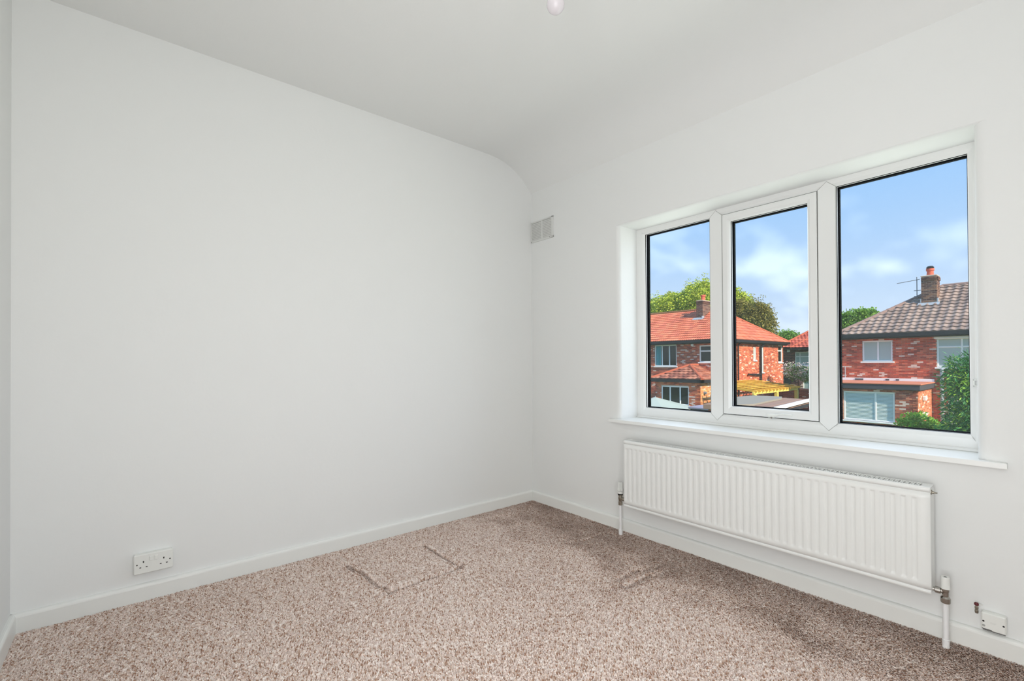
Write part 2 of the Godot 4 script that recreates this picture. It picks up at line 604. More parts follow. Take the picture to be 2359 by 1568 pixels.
func _window() -> void:
	var w := Node3D.new()
	w.name = "window_1"
	w.set_meta("kind", "structure")
	w.set_meta("label", "white plastic three-light window in the plastered opening above the radiator")
	add_child(w)
	var Z := -0.185
	# outer frame: jambs 6 cm, head 4 cm, bottom rail 7 cm; the sides are drawn one by one
	var x0 := 0.832
	var x1 := 2.432
	var y0 := 0.690
	var y1 := 1.914
	var side := func(d: float) -> Array:
		return [[0, 0], [d - 0.016, 0], [d - 0.010, -0.003], [d - 0.002, -0.007], [d, -0.010], [d, -0.03], [0.0, -0.03]]
	for m in [
		[Vector3(x0, y0, 0), Vector3(x1, y0, 0), Vector3.UP, 0.064, 0.06, 0.037],
		[Vector3(x1, y0, 0), Vector3(x1, y1, 0), Vector3.LEFT, 0.037, 0.064, 0.038],
		[Vector3(x1, y1, 0), Vector3(x0, y1, 0), Vector3.DOWN, 0.038, 0.037, 0.06],
		[Vector3(x0, y1, 0), Vector3(x0, y0, 0), Vector3.RIGHT, 0.060, 0.038, 0.064],
	]:
		put("frame_member", _rail(m[0], m[1], m[2], side.call(m[3]), Z, _other(m[0], x0, x1, y0, y1, m[3]), _other(m[1], x0, x1, y0, y1, m[3])), M.upvc, w)
	# the frame goes on outwards behind its inner face
	var st := st_new()
	for r in [[x0, y0, x1, y0 + 0.045], [x0, y1 - 0.03, x1, y1], [x0, y0, x0 + 0.045, y1], [x1 - 0.03, y0, x1, y1], [1.338, y0, 1.392, y1], [1.882, y0, 1.940, y1]]:
		box(st, Vector3(r[0], r[1], -0.25), Vector3(r[2], r[3], Z - 0.028))
	put("frame_back", done(st), M.upvc, w)
	# mullions with their pointed welds
	for m in [[1.331, 1.402], [1.874, 1.949]]:
		st = st_new()
		var a: float = m[0]
		var b: float = m[1]
		var mid := (a + b) / 2.0
		for lay in [[0.0015, Z - 0.0005, Z + 0.0012], [0.0, Z - 0.03, Z - 0.0005]]:
			var i: float = lay[0]
			prism(st, PackedVector2Array([Vector2(a + i, 0.754), Vector2(mid, 0.716 + i), Vector2(b - i, 0.754), Vector2(b - i, 1.875), Vector2(mid, 1.909 - i), Vector2(a + i, 1.875)]), lay[1], lay[2])
		put("mullion", done(st), M.upvc, w)
		st = st_new()
		prism(st, PackedVector2Array([Vector2(a - 0.001, 0.753), Vector2(mid, 0.7145), Vector2(b + 0.001, 0.753), Vector2(b + 0.001, 1.876), Vector2(mid, 1.9105), Vector2(a - 0.001, 1.876)]), Z - 0.006, Z + 0.0002)
		put("weld_seam", done(st), M.vent_back, w)
	# fixed lights left and right
	for r in [[0.892, 0.754, 1.331, 1.876], [1.949, 0.754, 2.395, 1.876]]:
		_glazing(w, Vector2(r[0], r[1]), Vector2(r[2], r[3]), Z)
	# opening sash in the middle
	ring("sash_gap", w, Vector2(1.402, 0.754), Vector2(1.874, 1.876), [[0, 0], [0.006, 0], [0.006, -0.02], [0, -0.02]], Z - 0.006, M.rubber, true)
	var sash := Node3D.new()
	sash.name = "sash"
	w.add_child(sash, true)
	var sp := [[0, -0.03], [0, 0.003], [0.003, 0.006], [0.028, 0.006], [0.038, 0.001], [0.043, -0.006], [0.043, -0.03]]
	ring("sash_member", sash, Vector2(1.4055, 0.7575), Vector2(1.8705, 1.8725), sp, Z, M.upvc)
	_glazing(sash, Vector2(1.4485, 0.8005), Vector2(1.8275, 1.8295), Z + 0.001)
	# cockspur handle on the bottom of the sash
	st = st_new()
	bev(st, Vector3(1.640, 0.757, Z + 0.004), Vector3(1.676, 0.779, Z + 0.014), 0.003)
	bev(st, Vector3(1.638, 0.764, Z + 0.012), Vector3(1.690, 0.778, Z + 0.028), 0.004)
	var hp := []
	for k in 9:
		var s := k / 8.0
		hp.append(Vector3(1.680 + 0.082 * s, 0.771 + 0.010 * sin(s * PI * 0.8), Z + 0.022 + 0.010 * sin(s * PI)))
	tube(st, hp, 0.0042, 8)
	put("handle", done(st), M.plastic, sash)
	st = st_new()
	lathe(st, [[0.0, 0.0], [0.005, 0.0], [0.005, 0.003], [0.0, 0.003]], 12, Transform3D(Basis(Vector3.RIGHT, PI / 2), Vector3(1.660, 0.757, Z + 0.011)))
	put("handle_screw", done(st), M.chrome, sash)
	# small catch on the right jamb
	st = st_new()
	bev(st, Vector3(2.405, 0.945, Z), Vector3(2.424, 0.951, Z + 0.014), 0.002)
	bev(st, Vector3(2.405, 0.968, Z), Vector3(2.424, 0.974, Z + 0.014), 0.002)
	bev(st, Vector3(2.405, 0.945, Z), Vector3(2.411, 0.974, Z + 0.014), 0.002)
	put("catch", done(st), M.plastic, w)
	# stops behind the bottom rail
	put("bottom_bead", bev_mesh(Vector3(x0, 0.686, Z - 0.004), Vector3(x1, 0.700, Z + 0.012), 0.004), M.upvc, w)
	# sill board
	st = st_new()
	for lay in [[0.0, 0.668, 0.6695, 0.002], [0.0, 0.6695, 0.685, 0.0], [0.0, 0.685, 0.6867, 0.0008], [0.0, 0.6867, 0.6875, 0.0025]]:
		var i: float = lay[3]
		prism(st, PackedVector2Array([Vector2(x0 - 0.004, 0.22), Vector2(x0 - 0.004, 0.001), Vector2(0.766 + i, 0.001), Vector2(0.766 + i, -0.035 + i), Vector2(2.508 - i, -0.035 + i), Vector2(2.508 - i, 0.001), Vector2(x1 + 0.004, 0.001), Vector2(x1 + 0.004, 0.22)]), lay[1], lay[2], Transform3D(Basis(Vector3.RIGHT, Vector3.FORWARD, Vector3.UP), Vector3.ZERO))
	put("window_sill", done(st), M.sill, w)


func _other(p: Vector3, x0: float, x1: float, y0: float, y1: float, own: float) -> float:
	# how far along the mitre at corner p runs for each metre inward: width of the other member over the own width
	var wide := {0: 0.06, 1: 0.037, 2: 0.064, 3: 0.038}
	var hor: float = wide[0] if absf(p.x - x0) < 0.01 else wide[1]
	var ver: float = wide[2] if absf(p.y - y0) < 0.01 else wide[3]
	return (hor if own == ver else ver) / own


func _rail(a: Vector3, b: Vector3, inward: Vector3, prof: Array, z0: float, ma: float, mb: float) -> ArrayMesh:
	var st := st_new()
	var along := (b - a).normalized()
	var n := prof.size()
	var at := func(p: Vector3, k: int, s: float) -> Vector3:
		var d: Array = prof[k % n]
		return p + inward * d[0] + along * d[0] * s + Vector3(0, 0, z0 + d[1])
	for k in n:
		quad(st, at.call(a, k, ma), at.call(b, k, -mb), at.call(b, k + 1, -mb), at.call(a, k + 1, ma))
	return done(st)


func _glazing(parent: Node, lo: Vector2, hi: Vector2, Z: float) -> void:
	ring("gasket", parent, lo, hi, [[-0.001, -0.010], [0.0009, -0.0105], [0.0009, -0.018], [-0.001, -0.018]], Z, M.rubber, true)
	ring("glazing_bead", parent, lo, hi, [[-0.001, -0.018], [0.0009, -0.018], [0.0009, -0.0235], [-0.001, -0.0235]], Z, M.upvc, true)
	ring("spacer_bar", parent, lo, hi, [[-0.001, -0.0235], [0.001, -0.0235], [0.0045, -0.037], [0.0045, -0.056], [-0.001, -0.056]], Z, M.black, true)
	put("pane", box_of(Vector3(lo.x, lo.y, Z - 0.042), Vector3(hi.x, hi.y, Z - 0.038)), M.glass, parent)


# ---------------------------------------------------------------- radiator
func _radiator() -> void:
	var t := thing("radiator", "long white ribbed panel radiator on the wall beneath the window", "radiator", Vector3(1.631, 0, 0))
	var X0 := 0.943 - 1.631
	var X1 := 2.319 - 1.631
	var Y0 := 0.188
	var Y1 := 0.580
	var F := 0.120
	# pressed front panel with recessed flutes
	var xs := []
	var first := 0.967 - 1.631
	var pitch := (2.273 - 0.967) / 41.0
	xs.append_array([X0, X0 + 0.004])
	for k in 42:
		for s in [-0.0115, -0.0092, -0.0068, -0.0045, 0.0, 0.0045, 0.0068, 0.0092, 0.0115]:
			xs.append(first + pitch * k + s)
	xs.append_array([X1 - 0.004, X1])
	var ys := [Y0, Y0 + 0.004, Y0 + 0.014, Y0 + 0.0145, Y0 + 0.0165, Y0 + 0.017, Y0 + 0.036, Y0 + 0.040, Y0 + 0.045, Y0 + 0.049, Y0 + 0.055, 0.30, 0.40, 0.48, Y1 - 0.055, Y1 - 0.049, Y1 - 0.046, Y1 - 0.043, Y1 - 0.040, Y1 - 0.020, Y1 - 0.0195, Y1 - 0.0175, Y1 - 0.017, Y1 - 0.005, Y1]
	var depth := func(x: float, y: float) -> float:
		var d := F
		var u := absf(fposmod((x - first) / pitch + 0.5, 1.0) - 0.5) * pitch
		if x < first - 0.014 or x > first + 41.0 * pitch + 0.014:
			u = 1.0
		var across := 1.0 - smoothstep(0.0045, 0.0105, u)
		var along := smoothstep(Y0 + 0.038, Y0 + 0.050, y) * (1.0 - smoothstep(Y1 - 0.048, Y1 - 0.042, y))
		d -= 0.0032 * across * along
		for seam in [Y0 + 0.0155, Y1 - 0.0185]:
			if absf(y - seam) < 0.0012:
				d -= 0.0025
		var e := minf(minf(x - X0, X1 - x), minf(y - Y0, Y1 - y))
		return d - 0.004 * (1.0 - smoothstep(0.0, 0.004, e))
	var st := SurfaceTool.new()
	st.begin(Mesh.PRIMITIVE_TRIANGLES)
	st.set_smooth_group(0)
	for i in xs.size() - 1:
		for j in ys.size() - 1:
			var p := func(a: int, b: int) -> Vector3:
				return Vector3(xs[a], ys[b], depth.call(xs[a], ys[b]))
			quad(st, p.call(i, j), p.call(i + 1, j), p.call(i + 1, j + 1), p.call(i, j + 1))
	st.index()
	st.generate_normals()
	put("front_panel", st.commit(), M.enamel, t)
	st = st_new()
	bev(st, Vector3(X0 + 0.003, Y0 + 0.012, 0.108), Vector3(X1 - 0.003, Y1 - 0.012, 0.113), 0.001)
	put("water_panel", done(st), M.enamel, t)
	st = st_new()
	bev(st, Vector3(X0 + 0.003, Y0 + 0.012, 0.044), Vector3(X1 - 0.003, Y1 - 0.012, 0.052), 0.001)
	put("back_panel", done(st), M.enamel, t)
	for x in [X0, X1 - 0.004]:
		put("side_panel", bev_mesh(Vector3(x, Y0 + 0.006, 0.048), Vector3(x + 0.004, Y1 - 0.001, F - 0.003), 0.0015), M.enamel, t)
	# convector fins inside, coloured dark to give the grille slots their shade
	st = st_new()
	var k := X0 + 0.02
	while k < X1 - 0.02:
		box(st, Vector3(k, Y0 + 0.04, 0.054), Vector3(k + 0.001, Y1 - 0.05, 0.106))
		k += 0.016
	put("convector_fins", done(st), M.felt, t)
	# top grille: long slots between pairs of short ones
	st = st_new()
	bev(st, Vector3(X0, Y1 - 0.004, F - 0.018), Vector3(X1, Y1 + 0.001, F - 0.004), 0.001)
	bev(st, Vector3(X0, Y1 - 0.004, 0.048), Vector3(X1, Y1 + 0.001, 0.058), 0.001)
	var g := 0.0158
	var n := int((X1 - X0 - 0.06) / g)
	var gx := X0 + 0.03
	box(st, Vector3(X0, Y1 - 0.003, 0.056), Vector3(gx, Y1 + 0.0005, F - 0.016))
	for i in n:
		box(st, Vector3(gx + 0.0052, Y1 - 0.003, 0.056), Vector3(gx + 0.0080, Y1 + 0.0005, F - 0.016))
		box(st, Vector3(gx + 0.0130, Y1 - 0.003, 0.056), Vector3(gx + 0.0158, Y1 + 0.0005, F - 0.016))
		box(st, Vector3(gx + 0.0080, Y1 - 0.003, 0.074), Vector3(gx + 0.0130, Y1 + 0.0005, 0.086))
		gx += g
	box(st, Vector3(gx + 0.0052, Y1 - 0.003, 0.056), Vector3(X1, Y1 + 0.0005, F - 0.016))
	put("top_grille", done(st), M.enamel, t)
	# wall brackets
	for x in [-0.45, 0.45]:
		put("bracket", box_of(Vector3(x, Y0 + 0.03, 0.001), Vector3(x + 0.03, Y1 - 0.06, 0.046)), M.enamel, t)
	# bleed valve at the top right
	var turn := Transform3D(Basis(Vector3.BACK, -PI / 2), Vector3(X1, 0.561, 0.098))
	st = st_new()
	lathe(st, [[0.0, -0.001], [0.009, -0.001], [0.009, 0.002], [0.005, 0.003], [0.005, 0.008], [0.0, 0.008]], 12, turn)
	lathe(st, [[0.0, 0.008], [0.0028, 0.008], [0.0028, 0.017], [0.0, 0.017]], 8, turn)
	put("bleed_valve", done(st), M.brass, t)

	# left: thermostatic valve and its pipe
	var v := thing("radiator_valve", "thermostatic valve with ribbed white cap at the radiator's left end", "valve", Vector3(0.888, 0, 0.078))
	st = st_new()
	lathe(st, [[0.0, 0.262], [0.019, 0.262], [0.020, 0.270], [0.017, 0.280], [0.015, 0.310], [0.012, 0.316], [0.0, 0.317]], 28, Transform3D(), 0.16)
	put("cap", done(st), M.grey_slat, v)
	st = st_new()
	lathe(st, [[0.0, 0.246], [0.016, 0.246], [0.018, 0.252], [0.018, 0.260], [0.0, 0.262]], 24)
	put("collar", done(st), M.plastic, v)
	st = st_new()
	lathe(st, [[0.0, 0.240], [0.0155, 0.240], [0.0155, 0.246], [0.0, 0.246]], 24)
	put("ring", done(st), M.rubber, v)
	st = st_new()
	lathe(st, [[0.0, 0.176], [0.0125, 0.176], [0.0125, 0.196], [0.010, 0.198], [0.011, 0.206], [0.013, 0.214], [0.013, 0.224], [0.010, 0.230], [0.014, 0.232], [0.014, 0.240], [0.0, 0.240]], 12)
	lathe(st, [[0.0, 0.0], [0.008, 0.0], [0.008, 0.02], [0.012, 0.022], [0.012, 0.038], [0.006, 0.040], [0.006, 0.056], [0.0, 0.056]], 12, Transform3D(Basis(Vector3.BACK, -PI / 2), Vector3(0, 0.216, 0)))
	put("body", done(st), M.brass, v)
	var pl := thing("heating_pipe", "thin white pipe from carpet to the valve at the radiator's left end", "pipe", Vector3(0.888, 0, 0.078))
	st = st_new()
	lathe(st, [[0.0, -0.005], [0.0078, -0.005], [0.0078, 0.178], [0.0, 0.178]], 16)
	put("tube", done(st), M.pipe, pl)
	st = st_new()
	lathe(st, [[0.012, -0.005], [0.012, 0.028], [0.0092, 0.030], [0.0075, 0.030]], 16)
	put("floor_sleeve", done(st), M.pipe, pl)

	# right: lockshield valve and its pipe
	var r := thing("radiator_valve", "chrome lockshield valve with plain white cap at the radiator's right end", "valve", Vector3(2.352, 0, 0.080))
	st = st_new()
	lathe(st, [[0.0, 0.212], [0.0135, 0.212], [0.0135, 0.218], [0.0125, 0.252], [0.0115, 0.255], [0.006, 0.2555], [0.005, 0.252], [0.0, 0.252]], 24)
	put("cap", done(st), M.plastic, r)
	st = st_new()
	lathe(st, [[0.0, 0.254], [0.0045, 0.2545], [0.0, 0.2548]], 12)
	put("cap_hole", done(st), M.dark, r)
	st = st_new()
	lathe(st, [[0.0, 0.160], [0.013, 0.160], [0.0145, 0.163], [0.0145, 0.178], [0.012, 0.182], [0.0095, 0.184], [0.0095, 0.198], [0.0115, 0.204], [0.0115, 0.212], [0.0, 0.212]], 12)
	lathe(st, [[0.0, 0.0], [0.0075, 0.0], [0.0075, 0.012], [0.012, 0.013], [0.012, 0.028], [0.0075, 0.030], [0.0075, 0.036], [0.0, 0.036]], 12, Transform3D(Basis(Vector3.BACK, PI / 2), Vector3(0, 0.200, 0)))
	put("body", done(st), M.chrome, r)
	var pr := thing("heating_pipe", "thicker-looking white pipe from carpet to the valve at the radiator's right end", "pipe", Vector3(2.352, 0, 0.080))
	st = st_new()
	lathe(st, [[0.0, -0.005], [0.0085, -0.005], [0.0085, 0.162], [0.0, 0.162]], 16)
	put("tube", done(st), M.pipe, pr)
	st = st_new()
	lathe(st, [[0.0105, -0.005], [0.0105, 0.026], [0.0085, 0.028]], 16)
	put("floor_sleeve", done(st), M.pipe, pr)


# ---------------------------------------------------------------- sockets, vent, bulb
func _small_things() -> void:
	# double socket in a surface box on the left wall
	var s := thing("power_socket", "white double power socket in a surface box low on the left wall", "socket", Vector3(0, 0.1655, 2.310))
	put("back_box", bev_mesh(Vector3(-0.002, -0.041, -0.068), Vector3(0.024, 0.041, 0.068), 0.004), M.plastic, s)
	put("face_plate", bev_mesh(Vector3(0.0235, -0.0425, -0.0705), Vector3(0.032, 0.0425, 0.0705), 0.003), M.plastic, s)
	var st: SurfaceTool
	for c in [0.036, -0.036]:
		put("pin_hole", box_of(Vector3(0.0305, 0.006, c - 0.0022), Vector3(0.0325, 0.014, c + 0.0022)), M.dark, s)
		for d in [-0.011, 0.011]:
			put("pin_hole", box_of(Vector3(0.0305, -0.0155, c + d - 0.0032), Vector3(0.0325, -0.012, c + d + 0.0032)), M.dark, s)
	for d in [0.0585, -0.0585]:
		st = st_new()
		lathe(st, [[0.0, 0.0], [0.0028, 0.0], [0.0, 0.0006]], 10, Transform3D(Basis(Vector3.BACK, -PI / 2), Vector3(0.032, 0.0, d)))
		put("screw", done(st), M.dark, s)
	for d in [0.0085, -0.0085]:
		st = st_new()
		bev(st, Vector3(0.031, 0.010, d - 0.0062), Vector3(0.0355, 0.030, d + 0.0062), 0.0015, Transform3D(Basis(Vector3.BACK, 0.0), Vector3.ZERO))
		put("rocker_switch", done(st), M.plastic, s)

	# telephone socket low on the window wall
	var ph := thing("telephone_socket", "small white telephone socket box above the skirting right of the radiator", "socket", Vector3(2.470, 0.116, 0))
	put("back_box", bev_mesh(Vector3(-0.031, -0.030, -0.002), Vector3(0.031, 0.031, 0.020), 0.004), M.plastic, ph)
	put("front_cover", bev_mesh(Vector3(-0.0315, -0.031, 0.0195), Vector3(0.0315, 0.031, 0.030), 0.004), M.plastic, ph)
	st = st_new()
	box(st, Vector3(-0.029, -0.0275, 0.0295), Vector3(-0.004, -0.0255, 0.0304))
	box(st, Vector3(-0.027, -0.0315, 0.021), Vector3(0.029, -0.0305, 0.0285))
	put("lower_slot", done(st), M.dark, ph)
	for x in [-0.025, 0.025]:
		st = st_new()
		lathe(st, [[0.0, 0.0], [0.003, 0.0], [0.0, 0.0007]], 10, Transform3D(Basis(Vector3.RIGHT, PI / 2), Vector3(x, 0.0, 0.030)))
		put("screw", done(st), M.dark, ph)
	st = st_new()
	lathe(st, [[0.0, 0.0], [0.0042, 0.0], [0.0, 0.0006]], 12, Transform3D(Basis(Vector3.RIGHT, PI / 2), Vector3(-0.0245, -0.0155, 0.030)))
	put("button", done(st), M.vent_back, ph)
	st = st_new()
	for k in 3:
		box(st, Vector3(-0.008, 0.001 - k * 0.0022, 0.0297), Vector3(0.007 - k * 0.001, 0.0018 - k * 0.0022, 0.0302))
	put("embossed_mark", done(st), M.grey_slat, ph)

	# aerial lead connector standing out of the wall
	var co := thing("aerial_plug", "small metal aerial plug with dark red end beside the telephone socket", "plug", Vector3(2.427, 0.152, 0.022))
	st = st_new()
	lathe(st, [[0.0, -0.019], [0.0045, -0.018], [0.0052, -0.014], [0.0052, -0.008], [0.0040, -0.007], [0.0040, -0.003], [0.0052, -0.002], [0.0052, 0.004], [0.0035, 0.006], [0.0035, 0.010], [0.0, 0.010]], 14)
	put("sleeve", done(st), M.brass, co)
	st = st_new()
	lathe(st, [[0.0, 0.009], [0.0058, 0.010], [0.0068, 0.014], [0.005, 0.019], [0.0, 0.020]], 14)
	put("tip", done(st), M.maroon, co)
	st = st_new()
	tube(st, [Vector3(0, 0.012, 0), Vector3(0.006, 0.013, -0.006), Vector3(0.012, 0.010, -0.016), Vector3(0.013, 0.008, -0.024)], 0.0022, 8)
	put("lead", done(st), M.plastic, co)

	# ventilation grille in the corner
	var ve := thing("wall_vent", "square louvred ventilation grille high on the window wall in the corner", "vent", Vector3(0.124, 2.045, 0))
	put("back_plate", box_of(Vector3(-0.120, -0.076, -0.001), Vector3(0.120, 0.076, 0.0015)), M.vent_back, ve)
	for r in [[-0.122, -0.079, 0.122, -0.064], [-0.122, 0.068, 0.122, 0.079], [-0.122, -0.079, -0.112, 0.079], [0.100, -0.079, 0.122, 0.079], [-0.008, -0.07, 0.006, 0.07]]:
		put("border", bev_mesh(Vector3(r[0], r[1], 0.0), Vector3(r[2], r[3], 0.0065), 0.002), M.grey_slat, ve)
	for c in [[-0.112, -0.008], [0.006, 0.100]]:
		for k in 11:
			st = st_new()
			bev(st, Vector3(c[0], -0.0045, -0.0006), Vector3(c[1], 0.0045, 0.0006), 0.0003, Transform3D(Basis(Vector3.RIGHT, 0.5), Vector3(0, -0.058 + k * 0.0118, 0.004)))
			put("slat", done(st), M.grey_slat, ve)
	for c in [[-0.116, -0.071], [0.111, 0.073], [0.085, -0.071]]:
		st = st_new()
		lathe(st, [[0.0, 0.0], [0.0032, 0.0], [0.0, 0.0008]], 10, Transform3D(Basis(Vector3.RIGHT, PI / 2), Vector3(c[0], c[1], 0.0065)))
		put("screw", done(st), M.dark, ve)

	# bulb hanging at the centre of the ceiling
	var b := thing("pendant_bulb", "unlit frosted light bulb hanging from the ceiling at the top edge", "light bulb", Vector3(1.55, 2.236, 1.275))
	st = st_new()
	st.set_smooth_group(1)
	var prof := []
	for k in 13:
		var a := -PI / 2 + PI * 0.72 * k / 12.0
		prof.append([0.0305 * cos(a), 0.0305 + 0.0305 * sin(a)])
	prof.append_array([[0.020, 0.062], [0.0155, 0.076], [0.0135, 0.086]])
	lathe(st, prof, 32)
	put("glass_envelope", done(st), M.bulb, b)
	st = st_new()
	lathe(st, [[0.0, 0.084], [0.0135, 0.084], [0.0135, 0.108], [0.0, 0.108]], 20)
	put("metal_cap", done(st), M.chrome, b)
	st = st_new()
	lathe(st, [[0.0, 0.096], [0.019, 0.096], [0.019, 0.128], [0.012, 0.142], [0.005, 0.148], [0.0, 0.148]], 20)
	put("lamp_holder", done(st), M.plastic, b)
	st = st_new()
	tube(st, [Vector3(0, 0.146, 0), Vector3(0, CEIL - 2.236 - 0.02, 0)], 0.003, 8)
	put("flex", done(st), M.plastic, b)
	st = st_new()
	var c0 := CEIL - 2.236
	lathe(st, [[0.0, c0 - 0.03], [0.01, c0 - 0.03], [0.036, c0 - 0.018], [0.040, c0], [0.0, c0 + 0.001]], 24)
	put("ceiling_rose", done(st), M.plastic, b)


# ---------------------------------------------------------------- carpet
func _carpet() -> void:
	var floor_ := get_node("floor")
	var P := 0.024
	var shades := [lin(240, 226, 217), lin(232, 214, 204), lin(226, 206, 196), lin(244, 232, 224), lin(212, 190, 176), lin(234, 218, 206), lin(166, 130, 108), lin(222, 200, 190), lin(200, 172, 154)]
	var meshes := []
	for v in 8:
		var st := SurfaceTool.new()
		st.begin(Mesh.PRIMITIVE_TRIANGLES)
		st.set_smooth_group(-1)
		var n := 6
		for i in n:
			for j in n:
				var c := Vector3((i + 0.5 + rng.randf_range(-0.42, 0.42)) / n * P - P / 2, 0, (j + 0.5 + rng.randf_range(-0.42, 0.42)) / n * P - P / 2)
				var tip := c + Vector3(rng.randf_range(-0.0042, 0.0042), rng.randf_range(0.0078, 0.0124), rng.randf_range(-0.0042, 0.0042))
				var mid := c.lerp(tip, 0.80) + Vector3(rng.randf_range(-0.001, 0.001), 0, rng.randf_range(-0.001, 0.001))
				var a0 := rng.randf() * TAU
				var r := rng.randf_range(0.0025, 0.0036)
				var shade: Color = shades[rng.randi() % shades.size()] * rng.randf_range(0.85, 1.12)
				shade.a = 1.0
				st.set_color(shade)
				for k in 3:
					var d0 := Vector3(cos(a0 + TAU * k / 3), 0, sin(a0 + TAU * k / 3)) * r
					var d1 := Vector3(cos(a0 + TAU * (k + 1) / 3), 0, sin(a0 + TAU * (k + 1) / 3)) * r
					quad(st, c + d1, c + d0, mid + d0, mid + d1)
					tri(st, mid + d1, mid + d0, tip)
		meshes.append(done(st))
	var lean := FastNoiseLite.new()
	lean.seed = 11
	lean.frequency = 1.3
	lean.fractal_octaves = 3
	var where := [[], [], [], [], [], [], [], []]
	# pressed lines left in the pile by furniture and by the fitter: from, to
	var marks := [[0.25, 1.51, 0.65, 1.47], [0.65, 1.47, 0.66, 1.07], [0.27, 1.09, 0.64, 1.07], [0.83, 0.12, 0.80, 0.40], [1.29, 0.20, 1.24, 0.55], [1.36, 0.20, 1.31, 0.60]]
	var nx := int(ceil(3.12 / P))
	var nz := int(ceil(2.78 / P))
	for i in nx:
		for j in nz:
			var c := Vector2((i + 0.5) * P - 0.01, (j + 0.5) * P - 0.01)
			# window-wall shade is put into the pile lean: towards the camera there, away elsewhere
			var edge := 0.42 + 0.10 * lean.get_noise_2d(c.x * 0.7 + 5.0, 3.0)
			var near := 1.0 - smoothstep(edge - 0.28, edge + 0.36, c.y + 0.28 * lean.get_noise_2d(c.x * 2.2, c.y * 2.2 + 7.0))
			var away := (Vector2(2.66, 2.39) - c).normalized() * lerpf(-0.7, 1.28, near)
			var sx := away.x + lean.get_noise_2d(c.x, c.y) * 0.75
			var sz := away.y + lean.get_noise_2d(c.x + 40.0, c.y * 1.4) * 0.75
			var h := 1.0 + 0.12 * lean.get_noise_2d(c.x * 2.0 + 9.0, c.y * 2.0)
			for m in marks:
				var q := Geometry2D.get_closest_point_to_segment(c, Vector2(m[0], m[1]), Vector2(m[2], m[3]))
				var d := c - q
				if d.length() < 0.013:
					h *= 0.66
					sx = (2.66 - c.x) * 0.36
					sz = (2.39 - c.y) * 0.36
				elif d.length() < 0.035:
					sx += d.normalized().x * 0.5
					sz += d.normalized().y * 0.5
			var b := Basis(Vector3.RIGHT, Vector3(sx, h, sz), Vector3.BACK) * Basis(Vector3.UP, PI / 2 * (rng.randi() % 4))
			where[rng.randi() % 8].append(Transform3D(b, Vector3(c.x, -0.012, c.y)))
	for v in 8:
		multi("carpet_pile", floor_, meshes[v], M.pile, where[v], [])


# ---------------------------------------------------------------- houses: bricks, tiles, windows
func brick_wall(parent: Node, called: String, o: Vector3, ex: Vector3, size: Vector2, holes: Array, tones: Array, thick := 0.25) -> void:
	var n := ex.cross(Vector3.UP)
	var t := Transform3D(Basis(ex, Vector3.UP, n), o)
	var st := st_new()
	holed(st, size, thick, holes, t)
	put(called, done(st), M.mortar, parent)
	var where := []
	var tints := []
	var rows := int(size.y / 0.075)
	for j in rows:
		var x := -0.1125 if j % 2 else 0.0
		while x < size.x - 0.03:
			var y := j * 0.075 + 0.005
			var spans := [Vector2(maxf(x, 0.0), minf(x + 0.215, size.x))]
			for h: Rect2 in holes:
				if y + 0.065 < h.position.y + 0.01 or y > h.end.y - 0.01:
					continue
				var left := []
				for v: Vector2 in spans:
					left.append(Vector2(v.x, minf(v.y, h.position.x)))
					left.append(Vector2(maxf(v.x, h.end.x), v.y))
				spans = left
			for v: Vector2 in spans:
				if v.y - v.x < 0.03:
					continue
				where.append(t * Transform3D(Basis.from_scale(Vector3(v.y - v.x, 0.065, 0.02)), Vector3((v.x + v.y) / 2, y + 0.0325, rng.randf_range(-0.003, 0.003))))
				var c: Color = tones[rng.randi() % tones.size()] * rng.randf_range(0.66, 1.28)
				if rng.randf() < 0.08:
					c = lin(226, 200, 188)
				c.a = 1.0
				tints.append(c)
			x += 0.225
	multi(called + "_bricks", parent, box_mesh, M.brick, where, tints)


func tile_mesh(w: float, gauge: float, rolls: int, amp: float, lip := 0.04) -> ArrayMesh:
	var st := st_new()
	var n := 6 * rolls + 2
	var y := func(k: int) -> float:
		var u := float(k) / n * rolls
		return amp * pow(0.5 - 0.5 * cos(TAU * u), 1.4)
	for k in n:
		var xa := w * k / n - w / 2
		var xb := w * (k + 1) / n - w / 2
		var a: float = y.call(k)
		var b: float = y.call(k + 1)
		var L := -gauge * 1.15
		quad(st, Vector3(xa, a + lip, 0), Vector3(xb, b + lip, 0), Vector3(xb, b - 0.004, L), Vector3(xa, a - 0.004, L))
		quad(st, Vector3(xa, -0.01, 0), Vector3(xb, -0.01, 0), Vector3(xb, b + lip, 0), Vector3(xa, a + lip, 0))
	return done(st)


